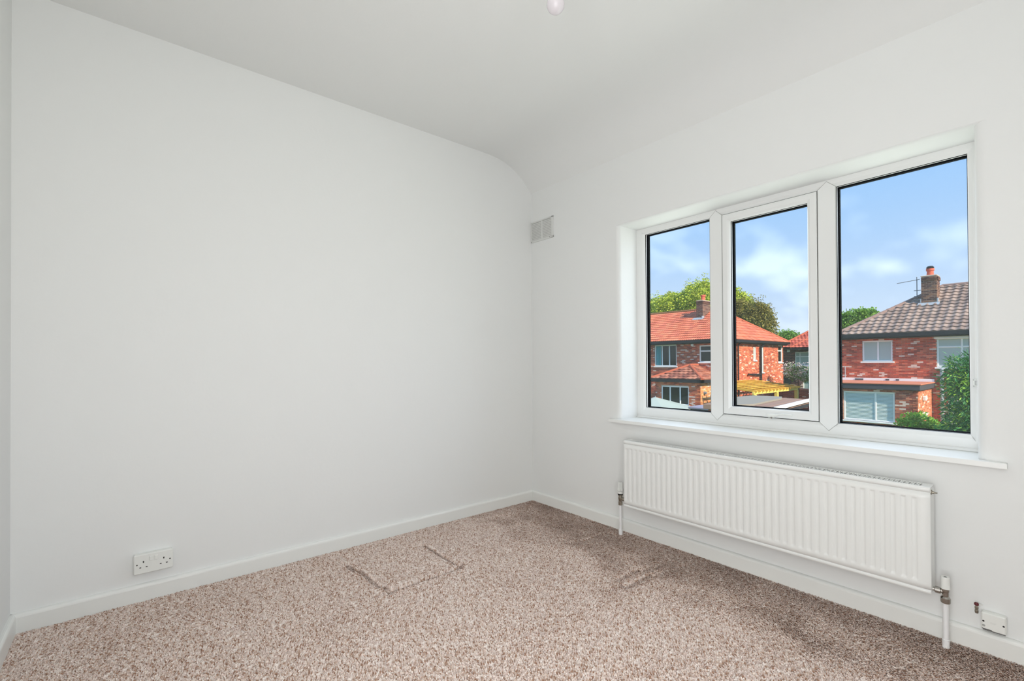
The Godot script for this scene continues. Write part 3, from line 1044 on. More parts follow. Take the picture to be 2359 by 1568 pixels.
# tiles over a slope: o is the left end of the eaves seen from outside, ex runs along the eaves, n is the normal
func tile_slope(parent: Node, o: Vector3, ex: Vector3, n: Vector3, length: float, up: float, w: float, gauge: float, cut: Vector2, mesh: Mesh, singly: Array, tones: Array, skip: Array = []) -> void:
	var ds := ex.cross(n)
	var where := []
	var tints := []
	var count := 0
	for j in int(ceil(up / gauge)):
		var t := j * gauge
		var a := cut.x * (t + gauge * 0.4)
		var b := length - cut.y * (t + gauge * 0.4)
		var off := -w / 2 if j % 2 and singly.is_empty() else 0.0
		var i := 0
		while off + i * w < length:
			var c := off + (i + 0.5) * w
			i += 1
			if c < a or c > b or t + gauge * 0.3 > up:
				continue
			if skip.any(func(r: Rect2): return r.has_point(Vector2(c, t + gauge * 0.5))):
				continue
			var x := Transform3D(Basis(ex, n, ds), o + ex * c - ds * t + n * 0.01)
			x = x * Transform3D(Basis(Vector3.UP, rng.randf_range(-0.012, 0.012)), Vector3(0, rng.randf_range(0, 0.003), rng.randf_range(-0.004, 0.004)))
			if singly.size() and count < 298:
				put("roof_tile", mesh, singly[rng.randi() % singly.size()], parent, x)
				count += 1
				continue
			where.append(x)
			var k: Color = tones[rng.randi() % tones.size()] * rng.randf_range(0.9, 1.1)
			k.a = 1.0
			tints.append(k)
	if where.size():
		multi("roof_tiles", parent, mesh, M.tile_red, where, tints)


func ridge_line(parent: Node, called: String, a: Vector3, b: Vector3, r: float, mat: Material) -> void:
	var d := b - a
	var y := d.normalized()
	var x := y.cross(Vector3.UP).normalized()
	var up := x.cross(y)
	var n := maxi(1, int(round(d.length() / 0.45)))
	var L := d.length() / n
	var st := st_new()
	var prev := Vector3()
	for k in 9:
		var ang := PI * k / 8.0
		var p := x * cos(ang) * r + up * sin(ang) * r
		if k:
			quad(st, prev, p, p * 0.94 + y * (L * 1.05), prev * 0.94 + y * (L * 1.05))
			tri(st, Vector3(), p, prev)
		prev = p
	var m := done(st)
	for k in n:
		put(called, m, mat, parent, Transform3D(Basis(), a + d * (float(k) / n)))


# a window set in a wall: o at its lower left corner on the wall face; lights = widths, transom = height of the fanlights
func far_window(parent: Node, o: Vector3, ex: Vector3, size: Vector2, lights: Array, transom: float, glass: Array, extra := "") -> void:
	var n := ex.cross(Vector3.UP)
	var w := Node3D.new()
	w.name = "window"
	w.transform = Transform3D(Basis(ex, Vector3.UP, n), o)
	parent.add_child(w, true)
	var st := st_new()
	var f := 0.07
	var z0 := -0.10
	var z1 := -0.03
	bev(st, Vector3(0, 0, z0), Vector3(size.x, f, z1), 0.012)
	bev(st, Vector3(0, size.y - f, z0), Vector3(size.x, size.y, z1), 0.012)
	bev(st, Vector3(0, f, z0), Vector3(f, size.y - f, z1), 0.012)
	bev(st, Vector3(size.x - f, f, z0), Vector3(size.x, size.y - f, z1), 0.012)
	var x := 0.0
	var total := 0.0
	for l: float in lights:
		total += l
	for k in lights.size():
		var x2: float = x + size.x * lights[k] / total
		if k < lights.size() - 1:
			bev(st, Vector3(x2 - f * 0.55, f, z0), Vector3(x2 + f * 0.55, size.y - f, z1), 0.012)
		if transom > 0.0:
			bev(st, Vector3(x + 0.03, size.y - transom - 0.04, z0), Vector3(x2 - 0.03, size.y - transom + 0.04, z1 - 0.004), 0.012)
		put("pane", box_of(Vector3(x + 0.01, 0.01, z0 + 0.02), Vector3(x2 - 0.01, size.y - 0.01, z0 + 0.035)), glass[k % glass.size()], w)
		x = x2
	put("frame", done(st), M.frame, w)
	put("sill", bev_mesh(Vector3(-0.07, -0.07, -0.1), Vector3(size.x + 0.07, 0.0, 0.07), 0.012), M.frame, w)
	if extra == "blind":
		st = st_new()
		var y := 0.1
		while y < size.y - 0.1:
			box(st, Vector3(0.08, -0.022, -0.002), Vector3(size.x - 0.08, 0.022, 0.002), Transform3D(Basis(Vector3.RIGHT, -0.5), Vector3(0, y, z0 + 0.042)))
			y += 0.06
		put("blind_slats", done(st), M.blind, w).set_meta("kind", "stuff")
	if extra == "curtain":
		st = st_new()
		st.set_smooth_group(1)
		for k in 16:
			var a := 0.09 + 0.022 * k
			quad(st, Vector3(a, 0.08, z0 + 0.04 + 0.008 * sin(k * 1.9)), Vector3(a + 0.022, 0.08, z0 + 0.04 + 0.008 * sin(k * 1.9 + 1.9)), Vector3(a + 0.022, size.y - 0.08, z0 + 0.04 + 0.008 * sin(k * 1.9 + 1.9)), Vector3(a, size.y - 0.08, z0 + 0.04 + 0.008 * sin(k * 1.9)))
		put("curtain", done(st), M.curtain, w)


# chimney of single bricks: centre at c, size across x and z
func chimney(parent: Node, c: Vector3, size: Vector3, mats: Array, pot_mat: Material, pot_h: float) -> void:
	var ch := Node3D.new()
	ch.name = "chimney"
	ch.position = c
	parent.add_child(ch, true)
	put("core", box_of(Vector3(-size.x / 2 + 0.005, -0.8, -size.z / 2 + 0.005), Vector3(size.x / 2 - 0.003, size.y, size.z / 2 - 0.003)), M.mortar, ch)
	var rows := int(size.y / 0.085)
	var b := 0.21
	for j in range(-4, rows):
		var wide := 0.035 if j >= rows - 2 else 0.0
		for face in 2:   # front (+z) and right (+x)
			var len_: float = size.x if face == 0 else size.z
			var x := -len_ / 2 - (b / 2 if j % 2 else 0.0)
			while x < len_ / 2 - 0.02:
				var a := maxf(x, -len_ / 2)
				var e := minf(x + b - 0.012, len_ / 2)
				if e - a > 0.03:
					var m := BoxMesh.new()
					m.size = Vector3(e - a - 0.004, 0.067, 0.08 + wide)
					var at := Vector3((a + e) / 2, (j + 0.5) * 0.085, len_ / 2 * 0.0)
					var mat: Material = mats[rng.randi() % mats.size()]
					if face == 0:
						put("brick", m, mat, ch, Transform3D(Basis(), Vector3(at.x, at.y, size.z / 2 - 0.04 + wide / 2 + rng.randf_range(0, 0.008))))
					else:
						put("brick", m, mat, ch, Transform3D(Basis(Vector3.UP, PI / 2), Vector3(size.x / 2 - 0.04 + wide / 2 + rng.randf_range(0, 0.008), at.y, -at.x)))
				x += b
	put("flaunching", bev_mesh(Vector3(-size.x / 2 - 0.02, size.y - 0.02, -size.z / 2 - 0.02), Vector3(size.x / 2 + 0.02, size.y + 0.05, size.z / 2 + 0.02), 0.02), M.mortar, ch)
	var st := st_new()
	lathe(st, [[0.15, size.y + 0.04], [0.135, size.y + pot_h * 0.55], [0.13, size.y + pot_h * 0.7], [0.165, size.y + pot_h * 0.75], [0.165, size.y + pot_h], [0.12, size.y + pot_h], [0.12, size.y + pot_h - 0.12], [0.0, size.y + pot_h - 0.12]], 16)
	put("chimney_pot", done(st), pot_mat, ch)


func _house_left() -> void:
	var H := thing("house", "red brick house with orange tiled hipped roof beyond the left and middle panes", "house", Vector3(-15, -2.75, -29), "brick houses beyond the gardens")
	var o := -H.position
	var G := -2.75
	var tones := [lin(186, 98, 76), lin(198, 106, 80), lin(168, 82, 64), lin(208, 124, 94), lin(148, 72, 60), lin(190, 92, 64)]
	# upstairs facade z = -24.95, side wall x = -10.6
	var wx := -20.0
	brick_wall(H, "front_wall", o + Vector3(wx, G, -24.95), Vector3.RIGHT, Vector2(-10.6 - wx, 4.98), [Rect2(-15.38 - wx, 0.74 - G, 1.62, 1.42), Rect2(-12.2 - wx, 1.0 - G, 1.3, 1.05)], tones)
	brick_wall(H, "side_wall", o + Vector3(-10.6, G, -24.95), Vector3.FORWARD, Vector2(8.65, 4.98), [Rect2(28.78 - 24.95, 1.1 - G, 0.42, 0.87), Rect2(29.82 - 24.95, 0.3 - G, 0.52, 1.7), Rect2(32.75 - 24.95, 0.95 - G, 0.75, 1.22)], [lin(206, 108, 78), lin(214, 120, 86), lin(196, 96, 70), lin(220, 136, 100), lin(184, 88, 68)])  # side wall bricks toned lighter, with the sunlight put into their colour
	far_window(H, o + Vector3(-15.38, 0.74, -24.95), Vector3.RIGHT, Vector2(1.62, 1.42), [1.0, 1.0, 1.0], 0.0, [M.far_glass], "curtain")
	far_window(H, o + Vector3(-12.2, 1.0, -24.95), Vector3.RIGHT, Vector2(1.3, 1.05), [1.0], 0.36, [M.far_glass])
	far_window(H, o + Vector3(-10.6, 1.1, -28.78), Vector3.FORWARD, Vector2(0.42, 0.87), [1.0], 0.0, [M.far_glass_pale])
	far_window(H, o + Vector3(-10.6, 0.3, -29.82), Vector3.FORWARD, Vector2(0.52, 1.7), [1.0], 0.6, [M.far_glass_pale])
	far_window(H, o + Vector3(-10.6, 0.95, -32.75), Vector3.FORWARD, Vector2(0.75, 1.22), [1.0], 0.4, [M.far_glass])
	put("security_light", bev_mesh(o + Vector3(-12.72, 2.02, -24.95), o + Vector3(-12.56, 2.17, -24.85), 0.02), M.frame, H)
	# roof
	var ez := -24.6
	var ex := -10.3
	var ey := 2.36
	var rz := -29.3
	var ry := 4.74
	var ax := -13.35
	var bz := -34.0
	var st := st_new()
	var fl := Vector3(-21.0, ey, ez)
	var fr := Vector3(ex, ey, ez)
	var br := Vector3(ex, ey, bz)
	var bl := Vector3(-21.0, ey, bz)
	var ap := Vector3(ax, ry, rz)
	var al := Vector3(-21.0, ry, rz)
	for q in [[fl, fr, ap, al], [br, bl, al, ap]]:
		quad(st, o + q[0], o + q[1], o + q[2], o + q[3])
	tri(st, o + fr, o + br, o + ap)
	tri(st, o + fl, o + al, o + bl)
	quad(st, o + fl, o + bl, o + br, o + fr)
	put("roof_deck", done(st), M.under_red, H)
	var tm := tile_mesh(0.30, 0.345, 2, 0.03)
	var red := [lin(198, 114, 86), lin(204, 122, 92), lin(190, 106, 80), lin(196, 112, 90), lin(202, 126, 98), lin(180, 100, 80)]
	var nf := Vector3(0, ez - rz, ry - ey).normalized()
	var upf := Vector2(ez - rz, ry - ey).length()
	var hip := (ex - ax) / upf
	tile_slope(H, o + fl, Vector3.RIGHT, nf, 21.0 + ex, upf, 0.30, 0.345, Vector2(0, hip), tm, [], red, [Rect2(6.95, 3.35, 0.5, 1.0)])
	var ns := Vector3(ry - ey, ex - ax, 0).normalized()
	var ups := Vector2(ex - ax, ry - ey).length()
	tile_slope(H, o + fr, Vector3.FORWARD, ns, ez - bz, ups, 0.30, 0.345, Vector2((ez - rz) / ups, (rz - bz) / ups), tm, [], red)
	ridge_line(H, "ridge_tile", o + al, o + ap, 0.13, M.ridge_moss)
	ridge_line(H, "ridge_tile", o + fr, o + ap, 0.12, M.ridge_red)
	ridge_line(H, "ridge_tile", o + br, o + ap, 0.12, M.ridge_red)
	chimney(H, o + Vector3(-13.74, 4.1, -28.35), Vector3(0.46, 1.12, 1.0), [M.brick_dark0, M.brick_dark1, M.brick_dark2], M.terracotta, 0.45)
	st = st_new()
	var lift := nf * 0.06
	quad(st, o + Vector3(-14.15, 3.86, -27.55) + lift, o + Vector3(-13.35, 3.86, -27.55) + lift, o + Vector3(-13.35, 4.02, -27.86) + lift, o + Vector3(-14.15, 4.02, -27.86) + lift)
	box(st, o + Vector3(-13.52, 3.86, -28.9), o + Vector3(-13.47, 4.16, -27.7))
	put("flashing", done(st), M.lead, H)
	# gutters, pipes
	st = st_new()
	box(st, o + Vector3(-21, 2.22, -24.72), o + Vector3(-10.25, 2.37, -24.55))
	box(st, o + Vector3(-10.42, 2.22, -34.0), o + Vector3(-10.25, 2.37, -24.55))
	box(st, o + Vector3(-21, 2.16, -24.95), o + Vector3(-10.3, 2.24, -24.7))
	box(st, o + Vector3(-10.6, 2.16, -33.9), o + Vector3(-10.4, 2.24, -24.7))
	put("gutter", done(st), M.gutter, H)
	st = st_new()
	tube(st, [o + Vector3(-10.42, 2.45, -30.2), o + Vector3(-10.42, 2.2, -30.1), o + Vector3(-10.48, 1.95, -29.65), o + Vector3(-10.48, -0.3, -29.65)], 0.065, 10)
	tube(st, [o + Vector3(-10.48, 0.16, -29.65), o + Vector3(-10.48, 0.22, -27.8)], 0.055, 10)
	put("soil_pipe", done(st), M.gutter, H)
	st = st_new()
	tube(st, [o + Vector3(-10.4, 2.25, -26.7), o + Vector3(-10.53, 2.05, -26.55), o + Vector3(-10.53, -2.7, -26.55)], 0.04, 8)
	put("downpipe", done(st), M.gutter, H)

	# single-storey extension with hipped roof
	var fx0 := -13.75
	brick_wall(H, "extension_wall", o + Vector3(fx0, G, -22.55), Vector3.RIGHT, Vector2(2.9, 2.7), [Rect2(-13.36 - fx0, -1.5 - G, 1.8, 1.1)], [lin(206, 112, 74), lin(190, 96, 66), lin(174, 92, 70), lin(212, 130, 92)])
	brick_wall(H, "extension_side_wall", o + Vector3(-10.85, G, -22.55), Vector3.FORWARD, Vector2(2.4, 2.7), [], [lin(218, 150, 100), lin(206, 132, 86), lin(224, 166, 118)])  # brighter brick tones than the front carry the sun on this side
	far_window(H, o + Vector3(-13.36, -1.5, -22.55), Vector3.RIGHT, Vector2(1.8, 1.1), [1.0, 1.15, 1.0], 0.0, [M.far_glass])
	var e0 := Vector3(-14.0, 0.02, -22.3)
	var e1 := Vector3(-10.6, 0.02, -22.3)
	var pk := Vector3(-12.3, 0.82, -24.0)
	var pb := Vector3(-12.3, 0.82, -24.94)
	st = st_new()
	tri(st, o + e0, o + e1, o + pk)
	quad(st, o + e1, o + e1 + Vector3(0, 0, -2.64), o + pb, o + pk)
	quad(st, o + e0 + Vector3(0, 0, -2.64), o + e0, o + pk, o + pb)
	quad(st, o + e0, o + e0 + Vector3(0, 0, -2.64), o + e1 + Vector3(0, 0, -2.64), o + e1)
	put("extension_roof_deck", done(st), M.under_red, H)
	var ne := Vector3(0, 1.7, 0.8).normalized()
	var ue := Vector2(1.7, 0.8).length()
	var brown := [lin(168, 104, 82), lin(150, 90, 72), lin(184, 122, 98), lin(136, 82, 68)]
	var tf := tile_mesh(0.30, 0.30, 1, 0.02)
	tile_slope(H, o + e0, Vector3.RIGHT, ne, 3.4, ue, 0.30, 0.31, Vector2(1.7 / ue, 1.7 / ue), tf, [], brown)
	tile_slope(H, o + e1, Vector3.FORWARD, Vector3(0.8, 1.7, 0).normalized(), 2.64, ue, 0.30, 0.31, Vector2(1.7 / ue, 0), tf, [], brown)
	ridge_line(H, "ridge_tile", o + e1, o + pk, 0.1, M.ridge_red)
	ridge_line(H, "ridge_tile", o + e0, o + pk, 0.1, M.ridge_red)
	ridge_line(H, "ridge_tile", o + pk, o + pb, 0.1, M.ridge_red)
	st = st_new()
	box(st, o + Vector3(-14.0, -0.16, -22.42), o + Vector3(-10.55, 0.02, -22.25))
	box(st, o + Vector3(-10.72, -0.16, -24.9), o + Vector3(-10.55, 0.02, -22.25))
	put("gutter", done(st), M.gutter, H)
	st = st_new()
	lathe(st, [[0.0, 0.0], [0.09, 0.0], [0.07, 0.14], [0.0, 0.16]], 12, Transform3D(Basis(Vector3.BACK, -PI / 2), o + Vector3(-10.85, -0.75, -22.95)))
	put("wall_lamp", done(st), M.shed, H)


func _house_right() -> void:
	var H := thing("house", "red brick house with grey-brown tiled roof and chimney beyond the right pane", "house", Vector3(-1.5, -2.75, -30), "brick houses beyond the gardens")
	var o := -H.position
	var G := -2.75
	var tones := [lin(194, 90, 68), lin(180, 78, 60), lin(202, 104, 80), lin(164, 70, 58), lin(210, 118, 92), lin(190, 82, 58)]
	var wx := -5.15
	brick_wall(H, "front_wall", o + Vector3(wx, G, -26.5), Vector3.RIGHT, Vector2(8.15, 5.0), [Rect2(-4.25 - wx, 1.0 - G, 1.22, 1.06), Rect2(-1.42 - wx, 0.72 - G, 1.7, 1.36), Rect2(-1.05 - wx, 0.1, 0.85, 2.05)], tones)
	far_window(H, o + Vector3(-4.25, 1.0, -26.5), Vector3.RIGHT, Vector2(1.22, 1.06), [1.1, 1.0], 0.0, [M.far_glass_pale])
	far_window(H, o + Vector3(-1.42, 0.72, -26.5), Vector3.RIGHT, Vector2(1.7, 1.36), [1.0, 1.0], 0.42, [M.far_glass_pale], "")
	put("lintel", bev_mesh(o + Vector3(-1.5, 2.02, -26.52), o + Vector3(0.36, 2.2, -26.44), 0.02), M.frame, H)
	# roof
	var ez := -26.2
	var ey := 2.36
	var rz := -30.6
	var ry := 4.93
	var ex := -5.45
	var ax := -1.72
	var bz := -35.0
	var fl := Vector3(ex, ey, ez)
	var fr := Vector3(3.2, ey, ez)
	var ap := Vector3(ax, ry, rz)
	var ar := Vector3(3.2, ry, rz)
	var bl := Vector3(ex, ey, bz)
	var br := Vector3(3.2, ey, bz)
	var s := st_new()
	quad(s, o + fl, o + fr, o + ar, o + ap)
	quad(s, o + br, o + bl, o + ap, o + ar)
	tri(s, o + bl, o + fl, o + ap)
	tri(s, o + fr, o + br, o + ar)
	quad(s, o + fl, o + bl, o + br, o + fr)
	put("roof_deck", done(s), M.under_grey, H)
	var nf := Vector3(0, ez - rz, ry - ey).normalized()
	var upf := Vector2(ez - rz, ry - ey).length()
	var hip := (ax - ex) / upf
	var tm := tile_mesh(0.30, 0.345, 1, 0.040, 0.05)
	tile_slope(H, o + fl, Vector3.RIGHT, nf, 3.2 - ex, upf, 0.295, 0.345, Vector2(hip, 0), tm, [M.tile_grey0, M.tile_grey1, M.tile_grey2], [lin(150, 131, 122), lin(138, 120, 112)], [Rect2(3.18, 3.15, 0.5, 0.85)])
	ridge_line(H, "ridge_tile", o + fl, o + ap, 0.12, M.ridge_grey)
	ridge_line(H, "ridge_tile", o + ap, o + ar, 0.12, M.ridge_grey)
	chimney(H, o + Vector3(-2.02, 3.92, -29.27), Vector3(0.60, 1.40, 0.8), [M.brick_chimney0, M.brick_chimney1, M.brick_chimney2, M.brick_dark1], M.terracotta, 0.42)
	s = st_new()
	lathe(s, [[0.0, 0.0], [0.14, 0.0], [0.16, 0.05], [0.11, 0.12], [0.0, 0.14]], 14, Transform3D(Basis(), o + Vector3(-2.02, 5.75, -29.27)))
	put("pot_cowl", done(s), M.gutter, H)
	s = st_new()
	var lift := nf * 0.07
	quad(s, o + Vector3(-2.44, 3.76, -28.60) + lift, o + Vector3(-1.60, 3.76, -28.60) + lift, o + Vector3(-1.60, 3.92, -28.88) + lift, o + Vector3(-2.44, 3.92, -28.88) + lift)
	box(s, o + Vector3(-1.72, 3.84, -29.7), o + Vector3(-1.68, 4.18, -28.84))
	box(s, o + Vector3(-2.36, 3.84, -29.7), o + Vector3(-2.32, 4.18, -28.84))
	put("flashing", done(s), M.lead, H)
	# television aerial
	s = st_new()
	var p := o + Vector3(-2.52, 0.12, -29.1)
	tube(s, [p + Vector3(0, 4.15, 0), p + Vector3(0, 5.25, 0)], 0.018, 6)
	tube(s, [p + Vector3(-0.75, 4.98, 0.3), p + Vector3(0.1, 5.12, -0.05)], 0.016, 6)
	for k in 7:
		var c := p + Vector3(-0.72, 4.985, 0.29).lerp(Vector3(0.05, 5.11, -0.03), k / 6.0)
		tube(s, [c + Vector3(-0.06, 0, -0.14), c + Vector3(0.06, 0, 0.14)], 0.008, 5)
	for y in [4.25, 4.55]:
		tube(s, [p + Vector3(-0.12, y, 0), p + Vector3(0.3, y, 0)], 0.014, 6)
	put("aerial", done(s), M.shed, H)
	# gutter
	s = st_new()
	box(s, o + Vector3(-5.5, 2.2, -26.32), o + Vector3(3.2, 2.37, -26.14))
	box(s, o + Vector3(-5.4, 2.14, -26.5), o + Vector3(3.2, 2.24, -26.3))
	put("gutter", done(s), M.gutter, H)
	s = st_new()
	tube(s, [o + Vector3(-1.24, 0.66, -26.42), o + Vector3(-1.24, -2.7, -26.42)], 0.07, 10)
	put("soil_pipe", done(s), M.lead, H)
	s = st_new()
	tube(s, [o + Vector3(-4.98, 0.75, -26.45), o + Vector3(-4.98, -0.1, -26.45)], 0.02, 6)
	put("overflow_pipe", done(s), M.lead, H)
	# back door
	var d := Node3D.new()
	d.name = "back_door"
	d.position = o + Vector3(-1.05, G + 0.1, -26.5)
	H.add_child(d)
	s = st_new()
	for r in [[0.0, 0.0, 0.08, 2.05], [0.77, 0.0, 0.85, 2.05], [0.0, 1.96, 0.85, 2.05]]:
		bev(s, Vector3(r[0], r[1], -0.1), Vector3(r[2], r[3], -0.02), 0.01)
	put("frame", done(s), M.frame, d)
	put("leaf", bev_mesh(Vector3(0.07, 0, -0.09), Vector3(0.78, 1.98, -0.05), 0.01), M.frame, d)
	put("pane", box_of(Vector3(0.2, 1.0, -0.055), Vector3(0.65, 1.8, -0.045)), M.far_glass_pale, d)
	# flat-roofed extension
	var etones := [lin(180, 102, 78), lin(166, 88, 68), lin(196, 122, 96), lin(150, 76, 62)]
	brick_wall(H, "extension_wall", o + Vector3(-5.15, G, -23.5), Vector3.RIGHT, Vector2(3.54, 2.6), [Rect2(-4.28 + 5.15, -1.7 - G, 1.9, 1.34)], etones)
	brick_wall(H, "extension_side_wall", o + Vector3(-1.61, G, -23.5), Vector3.FORWARD, Vector2(3.0, 2.6), [], [lin(208, 124, 88), lin(196, 110, 78), lin(216, 140, 104)])  # sun on the side wall is painted in by paler bricks
	far_window(H, o + Vector3(-4.28, -1.7, -23.5), Vector3.RIGHT, Vector2(1.9, 1.34), [1.75, 1.0], 0.0, [M.far_glass_pale], "blind")
	put("fascia", bev_mesh(o + Vector3(-5.3, -0.24, -26.5), o + Vector3(-1.5, 0.0, -23.35), 0.02), M.felt, H)
	put("flat_roof", bev_mesh(o + Vector3(-5.32, -0.01, -26.5), o + Vector3(-1.47, 0.045, -23.32), 0.015), M.coping, H)
	put("roof_flashing", bev_mesh(o + Vector3(-5.15, 0.04, -26.5), o + Vector3(-1.5, 0.17, -26.42), 0.01), M.frame, H)
	s = st_new()
	for r in [[-4.55, 0.35], [-3.3, 0.14], [-2.9, 0.12]]:
		box(s, o + Vector3(r[0], 0.07, -26.43), o + Vector3(r[0] + r[1], 0.14, -26.40))
	put("flashing_stain", done(s), M.felt, H)
	put("outside_lamp", bev_mesh(o + Vector3(-1.61, -0.72, -24.6), o + Vector3(-1.48, -0.52, -24.42), 0.02), M.frame, H)
	put("meter_box", bev_mesh(o + Vector3(-1.61, -1.45, -24.5), o + Vector3(-1.45, -1.22, -24.15), 0.02), M.frame, H)


func _house_far() -> void:
	var H := thing("house", "distant dark brick house with red roof and white bay window in the middle pane", "house", Vector3(-10, -2.75, -45), "brick houses beyond the gardens")
	var o := -H.position
	var G := -2.75
	var tones := [lin(112, 66, 60), lin(96, 54, 52), lin(128, 78, 68), lin(84, 50, 50)]
	brick_wall(H, "front_wall", o + Vector3(-13.75, G, -42.0), Vector3.RIGHT, Vector2(7.0, 4.9), [Rect2(1.05, 0.62 - G, 2.2, 1.2), Rect2(1.6, 0.1, 1.1, 2.0)], tones)
	far_window(H, o + Vector3(-12.7, 0.62, -41.9), Vector3.RIGHT, Vector2(2.2, 1.2), [0.5, 1.0, 1.0, 0.5], 0.4, [M.far_glass_pale])
	far_window(H, o + Vector3(-12.15, G + 0.1, -42.0), Vector3.RIGHT, Vector2(1.1, 2.0), [1.0, 1.0], 0.0, [M.far_glass_pale])
	put("alarm_box", bev_mesh(o + Vector3(-13.35, 1.82, -42.0), o + Vector3(-13.12, 2.06, -41.92), 0.02), M.frame, H)
	put("porch_roof", bev_mesh(o + Vector3(-13.8, -0.12, -42.0), o + Vector3(-13.0, 0.02, -41.3), 0.02), M.frame, H)
	put("porch_door", bev_mesh(o + Vector3(-13.6, G, -42.0), o + Vector3(-13.1, -0.15, -41.93), 0.02), M.gutter, H)
	# roof
	var ez := -41.7
	var ey := 2.22
	var fl := Vector3(-14.1, ey, ez)
	var fr := Vector3(-6.5, ey, ez)
	var ap := Vector3(-11.9, 4.35, -46.2)
	var ar := Vector3(-6.5, 4.35, -46.2)
	var bl := Vector3(-14.1, ey, -50.0)
	var br := Vector3(-6.5, ey, -50.0)
	var s := st_new()
	quad(s, o + fl, o + fr, o + ar, o + ap)
	quad(s, o + br, o + bl, o + ap, o + ar)
	tri(s, o + bl, o + fl, o + ap)
	tri(s, o + fr, o + br, o + ar)
	quad(s, o + fl, o + bl, o + br, o + fr)
	put("roof_deck", done(s), M.under_red, H)
	var upf := Vector2(4.5, 4.35 - ey).length()
	var red := [lin(190, 92, 74), lin(176, 84, 68), lin(202, 108, 86)]
	tile_slope(H, o + fl, Vector3.RIGHT, Vector3(0, 4.5, 4.35 - ey).normalized(), 7.6, upf, 0.3, 0.345, Vector2(2.2 / upf, 0), tile_mesh(0.3, 0.345, 1, 0.03), [], red)
	ridge_line(H, "ridge_tile", o + fl, o + ap, 0.12, M.ridge_red)
	ridge_line(H, "ridge_tile", o + ap, o + ar, 0.12, M.ridge_red)
	# hipped roof over the bay
	var b0 := Vector3(-12.85, ey - 0.05, -41.2)
	var b1 := Vector3(-8.5, ey - 0.05, -41.2)
	var bp := Vector3(-11.2, 3.75, -44.6)
	var bq := Vector3(-9.8, 3.75, -44.6)
	s = st_new()
	quad(s, o + b0, o + b1, o + bq, o + bp)
	tri(s, o + b0 + Vector3(0, 0, -2.5), o + b0, o + bp)
	put("bay_roof", done(s), M.under_red, H)
	tile_slope(H, o + b0, Vector3.RIGHT, Vector3(0, 3.4, 1.58).normalized(), 4.35, 3.7, 0.3, 0.345, Vector2(0.44, 0.34), tile_mesh(0.3, 0.345, 1, 0.03), [], red)
	ridge_line(H, "ridge_tile", o + b0, o + bp, 0.11, M.ridge_red)
	s = st_new()
	box(s, o + Vector3(-14.1, ey - 0.16, -41.8), o + Vector3(-6.5, ey, -41.62))
	box(s, o + Vector3(-12.85, ey - 0.2, -41.3), o + Vector3(-8.5, ey - 0.05, -41.12))
	put("gutter", done(s), M.gutter, H)
	chimney(H, o + Vector3(-11.15, 3.85, -46.0), Vector3(0.6, 1.0, 0.6), [M.brick_dark0, M.brick_dark2], M.terracotta, 0.5)


